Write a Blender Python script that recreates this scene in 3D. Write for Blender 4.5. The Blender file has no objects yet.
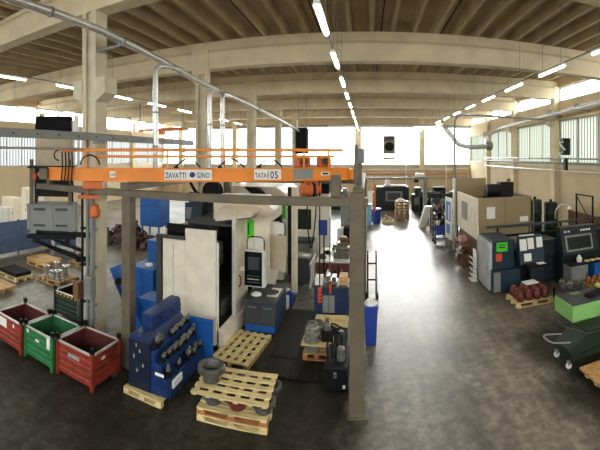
import bpy, bmesh, math, random
from mathutils import Vector, Matrix
random.seed(7)
S = bpy.context.scene
COL = S.collection
PI = math.pi

# ---------------------------------------------------------------- camera, world, exposure
cam = bpy.data.cameras.new('camera'); cam.type = 'PANO'; cam.panorama_type = 'CENTRAL_CYLINDRICAL'
PXR, VPX, HOR = 380.0, 367.0, 156.0             # pixels per radian, column of the vanishing point, row of the horizon
cam.central_cylindrical_range_u_min = -VPX / PXR
cam.central_cylindrical_range_u_max = (600 - VPX) / PXR
cam.central_cylindrical_range_v_min = (HOR - 450) / PXR
cam.central_cylindrical_range_v_max = HOR / PXR
cam.central_cylindrical_radius = 1.0
cam_ob = bpy.data.objects.new('camera', cam); COL.objects.link(cam_ob)
cam_ob.location = (0, 0, 4.4); cam_ob.rotation_euler = (PI / 2, 0, 0)
cam.clip_end = 300
S.camera = cam_ob

world = bpy.data.worlds.new('overcast_sky'); S.world = world; world.use_nodes = True
wn = world.node_tree.nodes; wl = world.node_tree.links
bg = wn['Background']
SKY = 5.5
tc = wn.new('ShaderNodeTexCoord'); sx = wn.new('ShaderNodeSeparateXYZ'); cr = wn.new('ShaderNodeValToRGB')
wl.new(tc.outputs['Generated'], sx.inputs[0]); wl.new(sx.outputs['Z'], cr.inputs[0]); wl.new(cr.outputs[0], bg.inputs['Color'])
cr.color_ramp.elements[0].position = 0.0; cr.color_ramp.elements[0].color = (.60, .61, .60, 1)
cr.color_ramp.elements[1].position = 0.35; cr.color_ramp.elements[1].color = (.95, .98, 1.0, 1)
bg.inputs['Strength'].default_value = SKY
vs = S.view_settings
S.display_settings.display_device = 'sRGB'
vs.view_transform = 'Standard'; vs.look = 'None'; vs.gamma = 1.0; vs.use_curve_mapping = False
vs.exposure = 1.6
S.cycles.use_denoising = True
S.cycles.max_bounces = 8; S.cycles.diffuse_bounces = 6; S.cycles.transparent_max_bounces = 12
S.cycles.sample_clamp_indirect = 6.0

sun = bpy.data.lights.new('hazy_sun', 'SUN'); sun.energy = 3.4; sun.angle = math.radians(24); sun.color = (1, .97, .92)
sun_ob = bpy.data.objects.new('hazy_sun', sun); COL.objects.link(sun_ob)
sun_ob.rotation_euler = (math.radians(-77), 0, math.radians(-4)); sun_ob.location = (2, 60, 20)   # low over the end windows

def portal(loc, rot, sx_, sy_):
    l = bpy.data.lights.new('daylight_portal', 'AREA'); l.shape = 'RECTANGLE'; l.size = sx_; l.size_y = sy_
    l.cycles.is_portal = True
    o = bpy.data.objects.new('daylight_portal', l); COL.objects.link(o); o.location = loc; o.rotation_euler = rot
portal((-6.2, 39.55, 5.45), (-PI/2, 0, 0), 34, 3.9)
portal((11.35, 14, 5.2), (0, PI/2, 0), 2.7, 38)
portal((11.35, 14, 8.05), (0, PI/2, 0), .9, 38)
portal((-23.75, 14, 5.1), (0, -PI/2, 0), 3.0, 38)
portal((-23.75, 14, 7.7), (0, -PI/2, 0), 1.4, 38)
portal((-6.2, -6.35, 6.15), (PI/2, 0, 0), 34, 2.5)

# ---------------------------------------------------------------- materials
def lin(h):
    h = h.lstrip('#'); v = [int(h[i:i+2], 16) / 255 for i in (0, 2, 4)]
    return tuple((c / 12.92 if c <= .04045 else ((c + .055) / 1.055) ** 2.4) for c in v)
MATS = {}
def mat(name, hexa, rough=.5, metal=0.0, dark=.75, scale=4.0, stretch=(1, 1, 1), bump=0.0, emit=0.0, detail=5.0, spec=.5):
    """painted / raw surface: base colour mottled by noise between the colour and a darker, dirtier one"""
    if name in MATS: return MATS[name]
    m = bpy.data.materials.new(name); m.use_nodes = True
    n = m.node_tree.nodes; l = m.node_tree.links; b = n['Principled BSDF']
    c = lin(hexa)
    b.inputs['Roughness'].default_value = rough; b.inputs['Metallic'].default_value = metal
    b.inputs['Specular IOR Level'].default_value = spec
    if emit:
        b.inputs['Base Color'].default_value = (*c, 1)
        b.inputs['Emission Color'].default_value = (*c, 1); b.inputs['Emission Strength'].default_value = emit
    else:
        t = n.new('ShaderNodeTexCoord'); mp = n.new('ShaderNodeMapping'); mp.inputs['Scale'].default_value = stretch
        nz = n.new('ShaderNodeTexNoise'); nz.inputs['Scale'].default_value = scale; nz.inputs['Detail'].default_value = detail
        rp = n.new('ShaderNodeValToRGB')
        rp.color_ramp.elements[0].position = .32; rp.color_ramp.elements[0].color = (*[k * dark for k in c], 1)
        rp.color_ramp.elements[1].position = .62; rp.color_ramp.elements[1].color = (*c, 1)
        l.new(t.outputs['Object'], mp.inputs[0]); l.new(mp.outputs[0], nz.inputs['Vector'])
        l.new(nz.outputs['Fac'], rp.inputs[0]); l.new(rp.outputs[0], b.inputs['Base Color'])
        if bump:
            bp = n.new('ShaderNodeBump'); bp.inputs['Strength'].default_value = bump; bp.inputs['Distance'].default_value = .02
            l.new(nz.outputs['Fac'], bp.inputs['Height']); l.new(bp.outputs[0], b.inputs['Normal'])
    MATS[name] = m; return m

def floor_mat():
    m = bpy.data.materials.new('oily_shaded_concrete'); m.use_nodes = True
    n = m.node_tree.nodes; l = m.node_tree.links; b = n['Principled BSDF']
    t = n.new('ShaderNodeTexCoord')
    a = n.new('ShaderNodeTexNoise'); a.inputs['Scale'].default_value = .45; a.inputs['Detail'].default_value = 8; a.inputs['Roughness'].default_value = .65
    c = n.new('ShaderNodeTexNoise'); c.inputs['Scale'].default_value = 5; c.inputs['Detail'].default_value = 9; c.inputs['Roughness'].default_value = .75
    v = n.new('ShaderNodeTexVoronoi'); v.inputs['Scale'].default_value = 2.2
    mp = n.new('ShaderNodeMapping'); mp.inputs['Scale'].default_value = (2.6, .35, 1)
    s = n.new('ShaderNodeTexNoise'); s.inputs['Scale'].default_value = 1.6; s.inputs['Detail'].default_value = 6
    for q in (a, c, v): l.new(t.outputs['Object'], q.inputs['Vector'])
    l.new(t.outputs['Object'], mp.inputs[0]); l.new(mp.outputs[0], s.inputs['Vector'])
    r1 = n.new('ShaderNodeValToRGB')
    e = r1.color_ramp.elements
    e[0].position = .36; e[0].color = (*lin('625b4e'), 1); e[1].position = .64; e[1].color = (*lin('a39a88'), 1)
    l.new(a.outputs['Fac'], r1.inputs[0])
    r2 = n.new('ShaderNodeValToRGB'); e = r2.color_ramp.elements
    e[0].position = .42; e[0].color = (.34, .32, .30, 1); e[1].position = .60; e[1].color = (1, 1, 1, 1)
    l.new(c.outputs['Fac'], r2.inputs[0])
    mx = n.new('ShaderNodeMix'); mx.data_type = 'RGBA'; mx.blend_type = 'MULTIPLY'; mx.inputs['Factor'].default_value = .85
    l.new(r1.outputs[0], mx.inputs['A']); l.new(r2.outputs[0], mx.inputs['B'])
    r3 = n.new('ShaderNodeValToRGB'); e = r3.color_ramp.elements
    e[0].position = .38; e[0].color = (.6, .6, .58, 1); e[1].position = .62; e[1].color = (1, 1, 1, 1)
    l.new(s.outputs['Fac'], r3.inputs[0])
    m2 = n.new('ShaderNodeMix'); m2.data_type = 'RGBA'; m2.blend_type = 'MULTIPLY'; m2.inputs['Factor'].default_value = .8
    l.new(mx.outputs['Result'], m2.inputs['A']); l.new(r3.outputs[0], m2.inputs['B'])
    sp = n.new('ShaderNodeSeparateXYZ'); l.new(t.outputs['Object'], sp.inputs[0])
    def mth(op, a_, b_=None):
        q = n.new('ShaderNodeMath'); q.operation = op
        for i_, v_ in enumerate((a_, b_)):
            if v_ is None: continue
            if isinstance(v_, (int, float)): q.inputs[i_].default_value = v_
            else: l.new(v_, q.inputs[i_])
        return q.outputs[0]
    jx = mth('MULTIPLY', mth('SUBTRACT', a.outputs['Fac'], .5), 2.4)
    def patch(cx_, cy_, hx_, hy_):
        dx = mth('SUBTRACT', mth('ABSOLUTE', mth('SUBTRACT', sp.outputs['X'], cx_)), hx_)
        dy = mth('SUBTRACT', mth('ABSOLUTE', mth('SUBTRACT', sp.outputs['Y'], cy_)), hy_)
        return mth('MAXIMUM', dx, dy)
    dd = mth('ADD', mth('MINIMUM', mth('MINIMUM', patch(-2.9, 8.4, 2.7, 3.6), patch(-4.8, 2.5, 4.6, 3.8)), patch(6.2, 5.5, 2.9, 3.4)), jx)  # cell patch is oil; front-left and front-right patches are painted foreground shade
    oil_shade = n.new('ShaderNodeMapRange'); oil_shade.inputs['From Min'].default_value = -.5; oil_shade.inputs['From Max'].default_value = .5
    oil_shade.inputs['To Min'].default_value = .22; oil_shade.inputs['To Max'].default_value = 1.0; oil_shade.interpolation_type = 'SMOOTHSTEP'
    l.new(dd, oil_shade.inputs[0])
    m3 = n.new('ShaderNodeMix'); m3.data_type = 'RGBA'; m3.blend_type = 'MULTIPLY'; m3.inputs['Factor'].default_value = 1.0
    l.new(m2.outputs['Result'], m3.inputs['A']); l.new(oil_shade.outputs[0], m3.inputs['B'])
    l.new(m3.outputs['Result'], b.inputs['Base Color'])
    sp_ = n.new('ShaderNodeMath'); sp_.operation = 'MULTIPLY'; sp_.inputs[1].default_value = .5; l.new(oil_shade.outputs[0], sp_.inputs[0])
    sp2 = n.new('ShaderNodeMath'); sp2.operation = 'ADD'; sp2.inputs[1].default_value = .06; l.new(sp_.outputs[0], sp2.inputs[0]); l.new(sp2.outputs[0], b.inputs['Specular IOR Level'])
    rr = n.new('ShaderNodeMapRange'); rr.inputs['From Min'].default_value = .3; rr.inputs['From Max'].default_value = .7
    rr.inputs['To Min'].default_value = .30; rr.inputs['To Max'].default_value = .58
    l.new(c.outputs['Fac'], rr.inputs[0]); l.new(rr.outputs[0], b.inputs['Roughness'])
    bp = n.new('ShaderNodeBump'); bp.inputs['Strength'].default_value = .18; bp.inputs['Distance'].default_value = .01
    l.new(c.outputs['Fac'], bp.inputs['Height']); l.new(bp.outputs[0], b.inputs['Normal'])
    return m

def glass_mat(name, tint, transl):
    m = bpy.data.materials.new(name); m.use_nodes = True
    n = m.node_tree.nodes; l = m.node_tree.links
    n.remove(n['Principled BSDF']); out = n['Material Output']
    tr = n.new('ShaderNodeBsdfTransparent'); tr.inputs[0].default_value = (*tint, 1)
    gl = n.new('ShaderNodeBsdfGlossy'); gl.inputs['Roughness'].default_value = .1
    mx = n.new('ShaderNodeMixShader'); mx.inputs[0].default_value = .06
    l.new(tr.outputs[0], mx.inputs[1]); l.new(gl.outputs[0], mx.inputs[2])
    last = mx
    if transl:
        tl = n.new('ShaderNodeBsdfTranslucent')
        t = n.new('ShaderNodeTexCoord'); w = n.new('ShaderNodeTexWave'); w.bands_direction = 'Y'; w.inputs['Scale'].default_value = 1.1
        rp = n.new('ShaderNodeValToRGB'); rp.color_ramp.elements[0].color = (*[k * .15 for k in tint], 1); rp.color_ramp.elements[1].color = (*[k * .36 for k in tint], 1)
        l.new(t.outputs['Object'], w.inputs[0]); l.new(w.outputs['Fac'], rp.inputs[0]); l.new(rp.outputs[0], tl.inputs[0])
        m2 = n.new('ShaderNodeMixShader'); m2.inputs[0].default_value = transl
        l.new(mx.outputs[0], m2.inputs[1]); l.new(tl.outputs[0], m2.inputs[2]); last = m2
    l.new(last.outputs[0], out.inputs[0])
    return m

def wood_mat(name, hexa, scale=1.0, dark=.55):
    m = bpy.data.materials.new(name); m.use_nodes = True
    n = m.node_tree.nodes; l = m.node_tree.links; b = n['Principled BSDF']; c = lin(hexa)
    t = n.new('ShaderNodeTexCoord'); mp = n.new('ShaderNodeMapping'); mp.inputs['Scale'].default_value = (2 * scale, 14 * scale, 14 * scale)
    nz = n.new('ShaderNodeTexNoise'); nz.inputs['Scale'].default_value = 1.5; nz.inputs['Detail'].default_value = 6
    rp = n.new('ShaderNodeValToRGB'); rp.color_ramp.elements[0].position = .3; rp.color_ramp.elements[0].color = (*[k * dark for k in c], 1)
    rp.color_ramp.elements[1].position = .6; rp.color_ramp.elements[1].color = (*c, 1)
    l.new(t.outputs['Object'], mp.inputs[0]); l.new(mp.outputs[0], nz.inputs['Vector']); l.new(nz.outputs['Fac'], rp.inputs[0]); l.new(rp.outputs[0], b.inputs['Base Color'])
    b.inputs['Roughness'].default_value = .7
    return m

def osb_mat():
    m = bpy.data.materials.new('osb_board'); m.use_nodes = True
    n = m.node_tree.nodes; l = m.node_tree.links; b = n['Principled BSDF']
    t = n.new('ShaderNodeTexCoord'); v = n.new('ShaderNodeTexVoronoi'); v.inputs['Scale'].default_value = 22
    rp = n.new('ShaderNodeValToRGB'); rp.color_ramp.elements[0].color = (*lin('9a6a30'), 1); rp.color_ramp.elements[1].color = (*lin('dcb070'), 1)
    l.new(t.outputs['Object'], v.inputs['Vector']); l.new(v.outputs['Color'], rp.inputs[0]); l.new(rp.outputs[0], b.inputs['Base Color'])
    b.inputs['Roughness'].default_value = .7
    return m

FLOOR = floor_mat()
CONC = mat('cream_concrete', 'd9c8a8', .85, dark=.82, scale=1.3, bump=.15)
CONC2 = mat('pale_column_concrete', 'd6cbb2', .85, dark=.80, scale=2.0, bump=.15)
SLAB = mat('tan_roof_slab', 'bba98a', .9, dark=.80, scale=1.0, bump=.15)
WALLM = mat('beige_wall', 'cbb897', .85, dark=.88, scale=.8)
FRAME = mat('window_frame_grey', 'a7a79e', .5, dark=.9)
GLASS = glass_mat('clear_glass', (.95, .97, .97), 0)
POLY = glass_mat('ribbed_translucent_sheet', (.90, .93, .84), .975)
POLYW = glass_mat('white_translucent_sheet', (.93, .95, .93), .97)
LAMP = mat('lamp_tube', 'fff6e4', emit=14.0)
WHITE = mat('white_enamel', 'e4e2da', .45, dark=.9)
PAPER = mat('white_paper', 'eceae4', .8, dark=.97)
CREAM = mat('cream_enamel', 'efe5d0', .42, dark=.86, scale=3)
TAN = mat('tan_enamel', '9a8762', .5, dark=.9, scale=2)
BEIGEP = mat('pendant_beige', 'bfb096', .5, dark=.9)
RIM = mat('worn_bright_rim', 'd8d6d0', .35, metal=.3, dark=.7)
KHAKI = mat('khaki_grey_steel', '675d4a', .6, dark=.75, scale=5, bump=.08)
GREYS = mat('grey_painted_steel', '7f817e', .5, dark=.8)
GALV = mat('galvanised_steel', 'd2d3d1', .3, metal=.6, dark=.8, scale=7)
STEEL = mat('bare_steel', '98958c', .3, metal=.6, dark=.55, scale=12)
CHROME = mat('bright_machined_steel', 'b4b1a9', .25, metal=.55, dark=.55, scale=14)
IRON = mat('cast_iron', '6a6762', .5, metal=.5, dark=.6, scale=10)
BLACK = mat('black_paint', '131315', .5, dark=.7, spec=.25)
BLACKM = mat('matt_black', '151517', .8, dark=.7, spec=.2)
RUBBER = mat('black_rubber', '141414', .7, dark=.7, spec=.25)
DARKINT = mat('oily_black_interior', '0d0c0b', .5, dark=.7)
ORANGE = mat('crane_orange', 'ec8a1e', .45, dark=.86, scale=3)
ORANGED = mat('deep_orange', 'cc6426', .5, dark=.7, scale=6)
BLUE = mat('machine_blue', '1d5fb0', .45, dark=.72, scale=4)
BLUED = mat('dark_tool_blue', '133268', .45, dark=.6, scale=5)
NAVY = mat('navy_cabinet', '1d3358', .5, dark=.6, scale=4)
BINBLUE = mat('bin_blue_plastic', '1f3f9a', .5, dark=.85)
LBLUE = mat('pale_blue_steel', '6fa3bf', .5, dark=.85)
FENCEB = mat('fence_blue_grey', '55688a', .6, dark=.75)
TEAL = mat('dark_teal_enamel', '0f2b3d', .55, dark=.7, scale=3)
TEALB = mat('blackish_teal', '0e1a20', .55, dark=.7, scale=3)
RED = mat('rusty_red_paint', '96331f', .6, dark=.5, scale=5, bump=.1)
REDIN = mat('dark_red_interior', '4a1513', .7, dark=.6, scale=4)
GREEN = mat('bin_green_paint', '25773f', .6, dark=.6, scale=5, bump=.1)
DGREEN = mat('dark_green_paint', '16291c', .55, dark=.7, scale=5)
LIME = mat('pale_green_enamel', '8cc36e', .45, dark=.85)
MAROON = mat('maroon_castings', '6e2a22', .55, dark=.5, scale=9)
MAROONP = mat('maroon_paint', '6b2f28', .5, dark=.8)
BRONZE = mat('bronze_castings', 'a5622e', .5, metal=.3, dark=.5, scale=9)
GREYBOX = mat('grey_plastic', '8b8c88', .6, dark=.85)
CUTOFF = mat('slate_grey_top', '3d4042', .55, dark=.8)
WOOD = wood_mat('pale_pallet_wood', 'e6cf94')
WOODD = wood_mat('aged_pallet_wood', 'b8925c')
WOODO = wood_mat('orange_block_wood', 'b87a48')
PLY = wood_mat('plywood', 'd0a468', .4)
OSB = osb_mat()
MATB = mat('oily_rubber_mat', '171613', .5, dark=.6, scale=6, spec=.3)
PLATE = mat('worn_tread_plate', '8f8d86', .3, metal=.5, dark=.5, scale=6)
YELLOW = mat('yellow_paint', 'e0b21c', .5, dark=.9)
SGREEN = mat('sign_green', '4fd02a', .5, dark=.97)
SRED = mat('sign_red', 'cf4a2c', .5, dark=.97)
INK = mat('navy_ink', '242a5c', .6, dark=.97)
INKB = mat('blue_ink', '3f7fc4', .6, dark=.97)
SCREEN = mat('dark_screen', '14211f', .15, dark=.9)
BROWN = mat('brown_board', '7c5636', .6, dark=.7)
HEAPM = mat('scrap_brown', '4a352c', .5, metal=.3, dark=.35, scale=14)

# ---------------------------------------------------------------- builders
ROOT = {}
class MB:
    def __init__(s): s.bm = bmesh.new()
    def _add(s, vs, fs):
        v = [s.bm.verts.new(p) for p in vs]
        for f in fs:
            try: s.bm.faces.new([v[i] for i in f])
            except ValueError: pass
        return s
    def box(s, x0, x1, y0, y1, z0, z1, M=None):
        P = [Vector((x, y, z)) for z in (z0, z1) for y in (y0, y1) for x in (x0, x1)]
        if M is not None: P = [M @ p for p in P]
        return s._add(P, [(0, 2, 3, 1), (4, 5, 7, 6), (0, 1, 5, 4), (2, 6, 7, 3), (0, 4, 6, 2), (1, 3, 7, 5)])
    def prism(s, poly, axis, a, b, M=None):
        """poly: 2-D outline; axis 'x' (poly=yz), 'y' (poly=xz), 'z' (poly=xy)"""
        def mk(p, t):
            q = {'x': (t, p[0], p[1]), 'y': (p[0], t, p[1]), 'z': (p[0], p[1], t)}[axis]
            q = Vector(q); return M @ q if M is not None else q
        n = len(poly)
        vs = [mk(p, a) for p in poly] + [mk(p, b) for p in poly]
        fs = [tuple(range(n))[::-1], tuple(range(n, 2 * n))] + [(i, (i + 1) % n, n + (i + 1) % n, n + i) for i in range(n)]
        return s._add(vs, fs)
    def tube(s, pts, r, seg=10, caps=True, r1=None):
        pts = [Vector(p) for p in pts]; n = len(pts); rings = []
        up = None
        for i, p in enumerate(pts):
            d = (pts[min(i + 1, n - 1)] - pts[max(i - 1, 0)]).normalized()
            if up is None: up = Vector((0, 0, 1)) if abs(d.z) < .9 else Vector((1, 0, 0))
            a = d.cross(up).normalized(); b_ = a.cross(d).normalized(); up = b_
            rr = r if r1 is None else r + (r1 - r) * i / (n - 1)
            rings.append([p + rr * (math.cos(2 * PI * k / seg) * a + math.sin(2 * PI * k / seg) * b_) for k in range(seg)])
        vs = [q for rg in rings for q in rg]; fs = []
        for i in range(n - 1):
            for k in range(seg):
                k2 = (k + 1) % seg
                fs.append((i * seg + k, i * seg + k2, (i + 1) * seg + k2, (i + 1) * seg + k))
        if caps: fs += [tuple(range(seg))[::-1], tuple(range((n - 1) * seg, n * seg))]
        return s._add(vs, fs)
    def lathe(s, prof, c, seg=24, axis='z', closed=False):
        """prof: list of (radius, height) about centre c"""
        c = Vector(c); vs = []; fs = []; m = len(prof)
        for (r, h) in prof:
            for k in range(seg):
                a = 2 * PI * k / seg; u, v = r * math.cos(a), r * math.sin(a)
                vs.append(c + Vector({'z': (u, v, h), 'y': (u, h, v), 'x': (h, u, v)}[axis]))
        rng = range(m if closed else m - 1)
        for i in rng:
            j = (i + 1) % m
            for k in range(seg):
                k2 = (k + 1) % seg
                fs.append((i * seg + k, i * seg + k2, j * seg + k2, j * seg + k))
        if not closed: fs += [tuple(range(seg))[::-1], tuple(range((m - 1) * seg, m * seg))]
        return s._add(vs, fs)
    def ball(s, c, r, seg=10, sz=1.0):
        return s.lathe([(max(1e-3, r * math.sin(PI * i / 7)), -r * sz * math.cos(PI * i / 7)) for i in range(8)], c, seg)
    def build(s, name, m, parent=None, bevel=0.0, smooth=False):
        me = bpy.data.meshes.new(name)
        bmesh.ops.recalc_face_normals(s.bm, faces=s.bm.faces)
        if parent is not None:
            r = parent
            while r.parent: r = r.parent
            s.bm.transform(ROOT[r.name])
        s.bm.to_mesh(me); s.bm.free()
        me.materials.append(m)
        if smooth:
            for p in me.polygons: p.use_smooth = True
            try: me.set_sharp_from_angle(angle=math.radians(40))
            except Exception: pass
        o = bpy.data.objects.new(name, me); COL.objects.link(o)
        if parent is not None: o.parent = parent
        if bevel:
            bv = o.modifiers.new('edge', 'BEVEL'); bv.width = bevel; bv.segments = 2; bv.limit_method = 'ANGLE'
        return o

def tag(o, label, cat, group=None):
    o['label'] = label; o['category'] = cat
    if group: o['group'] = group
    return o
def thing(name, label, cat, loc, rz=0.0, group=None):
    """Empty at the base of a thing; children are written in world coordinates as if rz were 0, then turned about loc"""
    o = bpy.data.objects.new(name, None); COL.objects.link(o)
    o.location = loc; o.rotation_euler = (0, 0, rz); o.empty_display_size = .2
    ROOT[o.name] = Matrix.Translation(-Vector(loc))
    return tag(o, label, cat, group)
def single(name, label, cat, mb, m, loc, rz=0.0, group=None, bevel=0.0, smooth=False):
    """a thing that is one mesh, its origin at its base"""
    mb.bm.transform(Matrix.Translation(-Vector(loc)))
    o = mb.build(name, m, None, bevel, smooth)
    o.location = loc; o.rotation_euler = (0, 0, rz)
    return tag(o, label, cat, group)
def struct(name, mb, m, parent=None, bevel=0.0, smooth=False):
    o = mb.build(name, m, None, bevel, smooth)
    if parent is not None: o.parent = parent
    o['kind'] = 'structure'
    return o
def bx(name, parent, m, x0, x1, y0, y1, z0, z1, bevel=.008):
    return MB().box(x0, x1, y0, y1, z0, z1).build(name, m, parent, bevel)
def tb(name, parent, m, pts, r, seg=8, smooth=True):
    return MB().tube(pts, r, seg).build(name, m, parent, 0, smooth)
def dup(root, loc, rz=None, label=None, group=None):
    r = root.copy(); COL.objects.link(r); r.location = loc
    if rz is not None: r.rotation_euler = (0, 0, rz)
    if label: r['label'] = label
    if group: r['group'] = group
    for ch in list(root.children):
        c = ch.copy(); COL.objects.link(c); c.parent = r
        for g in ch.children:
            d = g.copy(); COL.objects.link(d); d.parent = c
    ROOT[r.name] = Matrix.Translation(-Vector(loc))
    return r
def arc(c, r, a0, a1, u, v, n=8):
    c, u, v = Vector(c), Vector(u), Vector(v)
    return [c + r * (math.cos(a0 + (a1 - a0) * i / n) * u + math.sin(a0 + (a1 - a0) * i / n) * v) for i in range(n + 1)]
ORD = ['first', 'second', 'third', 'fourth', 'fifth', 'sixth', 'seventh', 'eighth', 'ninth', 'tenth', 'eleventh', 'twelfth', 'thirteenth']

# ---------------------------------------------------------------- setting
XL, XR, YB, YE, ZT = -23.3, 10.9, -6.0, 39.2, 9.15
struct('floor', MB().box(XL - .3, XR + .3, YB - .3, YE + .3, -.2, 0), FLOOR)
m = MB().box(XL - .3, XR + .3, YB - .3, YE + .3, ZT, ZT + .2)
x = XL + .35
while x < XR:
    m.prism([(x - .06, 8.8), (x + .06, 8.8), (x + .115, ZT + .02), (x - .115, ZT + .02)], 'y', YB, YE); x += .77
struct('ceiling', m, SLAB)
# dark joints between the roof elements
m = MB(); x = XL + .35 + .385
k = 0
while x < XR:
    if k % 3 == 0: m.box(x - .02, x + .02, YB, YE, ZT - .012, ZT + .01)
    x += .77; k += 1
struct('trim_1', m, BLACKM)
COLY = [.8, 7.2, 13.6, 20.0, 26.4, 32.8]
for i, y in enumerate(COLY):
    z0 = 7.95 if y == 7.2 else 7.75
    m = MB().prism([(y - .24, z0), (y + .24, z0), (y + .24, z0 + .62), (y + .16, z0 + .74), (y + .16, 8.8), (y - .16, 8.8), (y - .16, z0 + .74), (y - .24, z0 + .62)], 'x', XL, XR)
    struct('beam', m, CONC)
CX = -6.27
for i, y in enumerate(COLY):
    m = MB()
    w, d = .22, .22
    m.prism([(CX - w, y - d), (CX - .1, y - d), (CX - .1, y - d + .09), (CX + .06, y - d + .09), (CX + .06, y - d), (CX + w, y - d),
             (CX + w, y + d), (CX - w, y + d)], 'z', 0, 8.5 if i != 1 else 8.7)
    struct('column', m, CONC2)
    if i != 1: struct('column_head', MB().box(CX - .34, CX + .34, y - .30, y - .221, 7.55, 8.5), CONC)
    for sgn in (-1, 1):
        if i != 1: break
        c = MB(); xa = CX + sgn * (w + .002); xb = CX + sgn * (w + .30)
        c.prism([(xa, 5.72), (xb, 5.92), (xb, 6.3), (xa, 6.3)], 'y', y - .24, y + .24)
        struct('column_corbel', c, CONC2)

win = 0
def window(axis, c, a0, a1, z0, z1, nv, nh, glass, depth=.05, bar=.06):
    """a framed window on a wall: frame bars in one mesh, its panes a child"""
    global win; win += 1
    m = MB(); g = MB()
    def b(t0, t1, q0, q1, d, M):
        if axis == 'x': M.box(c - d, c + d, t0, t1, q0, q1)
        else: M.box(t0, t1, c - d, c + d, q0, q1)
    b(a0, a1, z0, z0 + bar, depth, m); b(a0, a1, z1 - bar, z1, depth, m)
    for i in range(nv + 1):
        t = a0 + (a1 - a0 - bar) * i / nv
        b(t, t + bar, z0 + bar, z1 - bar, depth, m)
    for j in range(1, nh):
        q = z0 + (z1 - z0) * j / nh; b(a0 + bar, a1 - bar, q - .025, q + .025, depth * .8, m)
    f = struct('window_%d' % win, m, FRAME)
    b(a0 + .01, a1 - .01, z0 + .01, z1 - .01, .004, g)
    p = g.build('pane', glass, None); p.parent = f; p['kind'] = 'structure'

def side_wall(name, xi, xo, rows, glasses, nvs):
    """long wall between xi (inside) and xo (outside) with rows of window openings between the columns"""
    x0, x1 = min(xi, xo), max(xi, xo)
    m = MB(); zz = 0
    for (a, b) in rows:
        m.box(x0, x1, YB - .3, YE + .3, zz, a); zz = b
    m.box(x0, x1, YB - .3, YE + .3, zz, ZT + .1)
    ys = [YB] + COLY + [YE]
    for (a, b) in rows:
        for y in [YB - .12] + COLY + [YE + .12]:
            m.box(x0, x1, y - .2, y + .2, a, b)
    struct(name, m, WALLM)
    for (a, b), gl, nv in zip(rows, glasses, nvs):
        for i in range(len(ys) - 1):
            y0 = ys[i] + (.2 if i else .08); y1 = ys[i + 1] - (.2 if i < len(ys) - 2 else .08)
            window('x', (x0 + x1) / 2, y0, y1, a, b, nv, 1, gl)
side_wall('wall_right', XR, XR + .3, [(3.85, 6.5), (7.62, 8.45)], [POLY, GLASS], [3, 3])
side_wall('wall_left', XL, XL - .3, [(3.6, 6.4), (7.0, 8.3)], [POLYW, GLASS], [4, 3])
for y in COLY:
    m = MB().box(XR - .30, XR + .02, y - .26, y + .26, 0, 8.5)
    struct('column', m, CONC)
    m = MB().prism([(XR - .31, 6.12), (XR - .62, 6.28), (XR - .62, 6.6), (XR - .31, 6.6)], 'y', y - .24, y + .24)
    struct('column_corbel', m, CONC)
    struct('column', MB().box(XL - .02, XL + .30, y - .26, y + .26, 0, 8.5), CONC)
struct('trim_2', MB().box(XR - .10, XR + .02, YB, YE, 6.5, 6.62), CONC)
struct('trim_4', MB().box(XL, XR, YE - .12, YE + .02, 3.33, 3.47), FRAME)
struct('trim_5', MB().box(XL, XR, YE - .3, YE - .05, 7.42, 7.62), GREYS)
struct('trim_3', MB().box(XR - .06, XR + .02, YB, YE, 3.72, 3.85), CONC)
PX = [-20.78, -14.16, -7.54, -.92, 5.7]
def end_wall(name, yi, yo, z0, z1):
    y0, y1 = min(yi, yo), max(yi, yo)
    m = MB().box(XL, XR, y0, y1, 0, z0).box(XL, XR, y0, y1, z1, ZT + .1)
    for x in PX: m.box(x - .28, x + .28, y0 - .0, y1, z0, z1)
    struct(name, m, WALLM)
    xs = [XL] + PX + [XR]
    for i in range(len(xs) - 1):
        a = xs[i] + (.28 if i else 0); b = xs[i + 1] - (.28 if i < len(xs) - 2 else 0)
        window('y', (y0 + y1) / 2, a, b, z0, z1, 4, 2, GLASS)
end_wall('wall_end', YE, YE + .3, 3.47, 7.4)
end_wall('wall_back', YB - .3, YB, 4.9, 7.4)
for x in PX:
    struct('column', MB().box(x - .26, x + .26, YE - .32, YE + .02, 0, 8.8), CONC)

# fluorescent rows
first = None
def lamp(x, y, z, label, group):
    global first
    if first is None:
        t = thing('ceiling_light', label, 'light', (x, y, z), 0, group)
        MB().prism([(x - .07, z), (x + .07, z), (x + .05, z + .07), (x - .05, z + .07)], 'y', y - .82, y + .82).build('lamp_housing', WHITE, t)
        MB().box(x - .035, x + .035, y - .79, y + .79, z - .045, z - .002).build('lamp_tube', LAMP, t, .012)
        for s in (-.6, .6):
            MB().tube([(x, y + s, z + .06), (x, y + s, 8.82)], .008, 5).build('hanger_rod', GREYS, t)
        first = t; return t
    return dup(first, (x, y, z), 0, label, group)
ROWS = [(-.86, 'row over the aisle', 'tube lights over the aisle', 11, 7.25),
        (5.4, 'row on the window side', 'tube lights on the window side', 11, 4.15 + 3.05),
        (-10.1, 'row beyond the columns', 'tube lights beyond the columns', 11, 7.25),
        (-16.3, 'row deep in the side bay', 'tube lights deep in the side bay', 10, 8.6)]
for (x, txt, grp, n, y0) in ROWS:
    for k in range(n):
        lamp(x, y0 + 3.05 * k, 7.0, '%s white tube light from the camera in the %s' % (ORD[k], txt), grp)
    single('light_track', 'thin grey track carrying the tube light ' + txt, 'track', MB().box(x - .02, x + .02, y0 - 4, 38.6, 7.071, 7.10), GREYS, (x, y0 - 4, 7.071))

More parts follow.
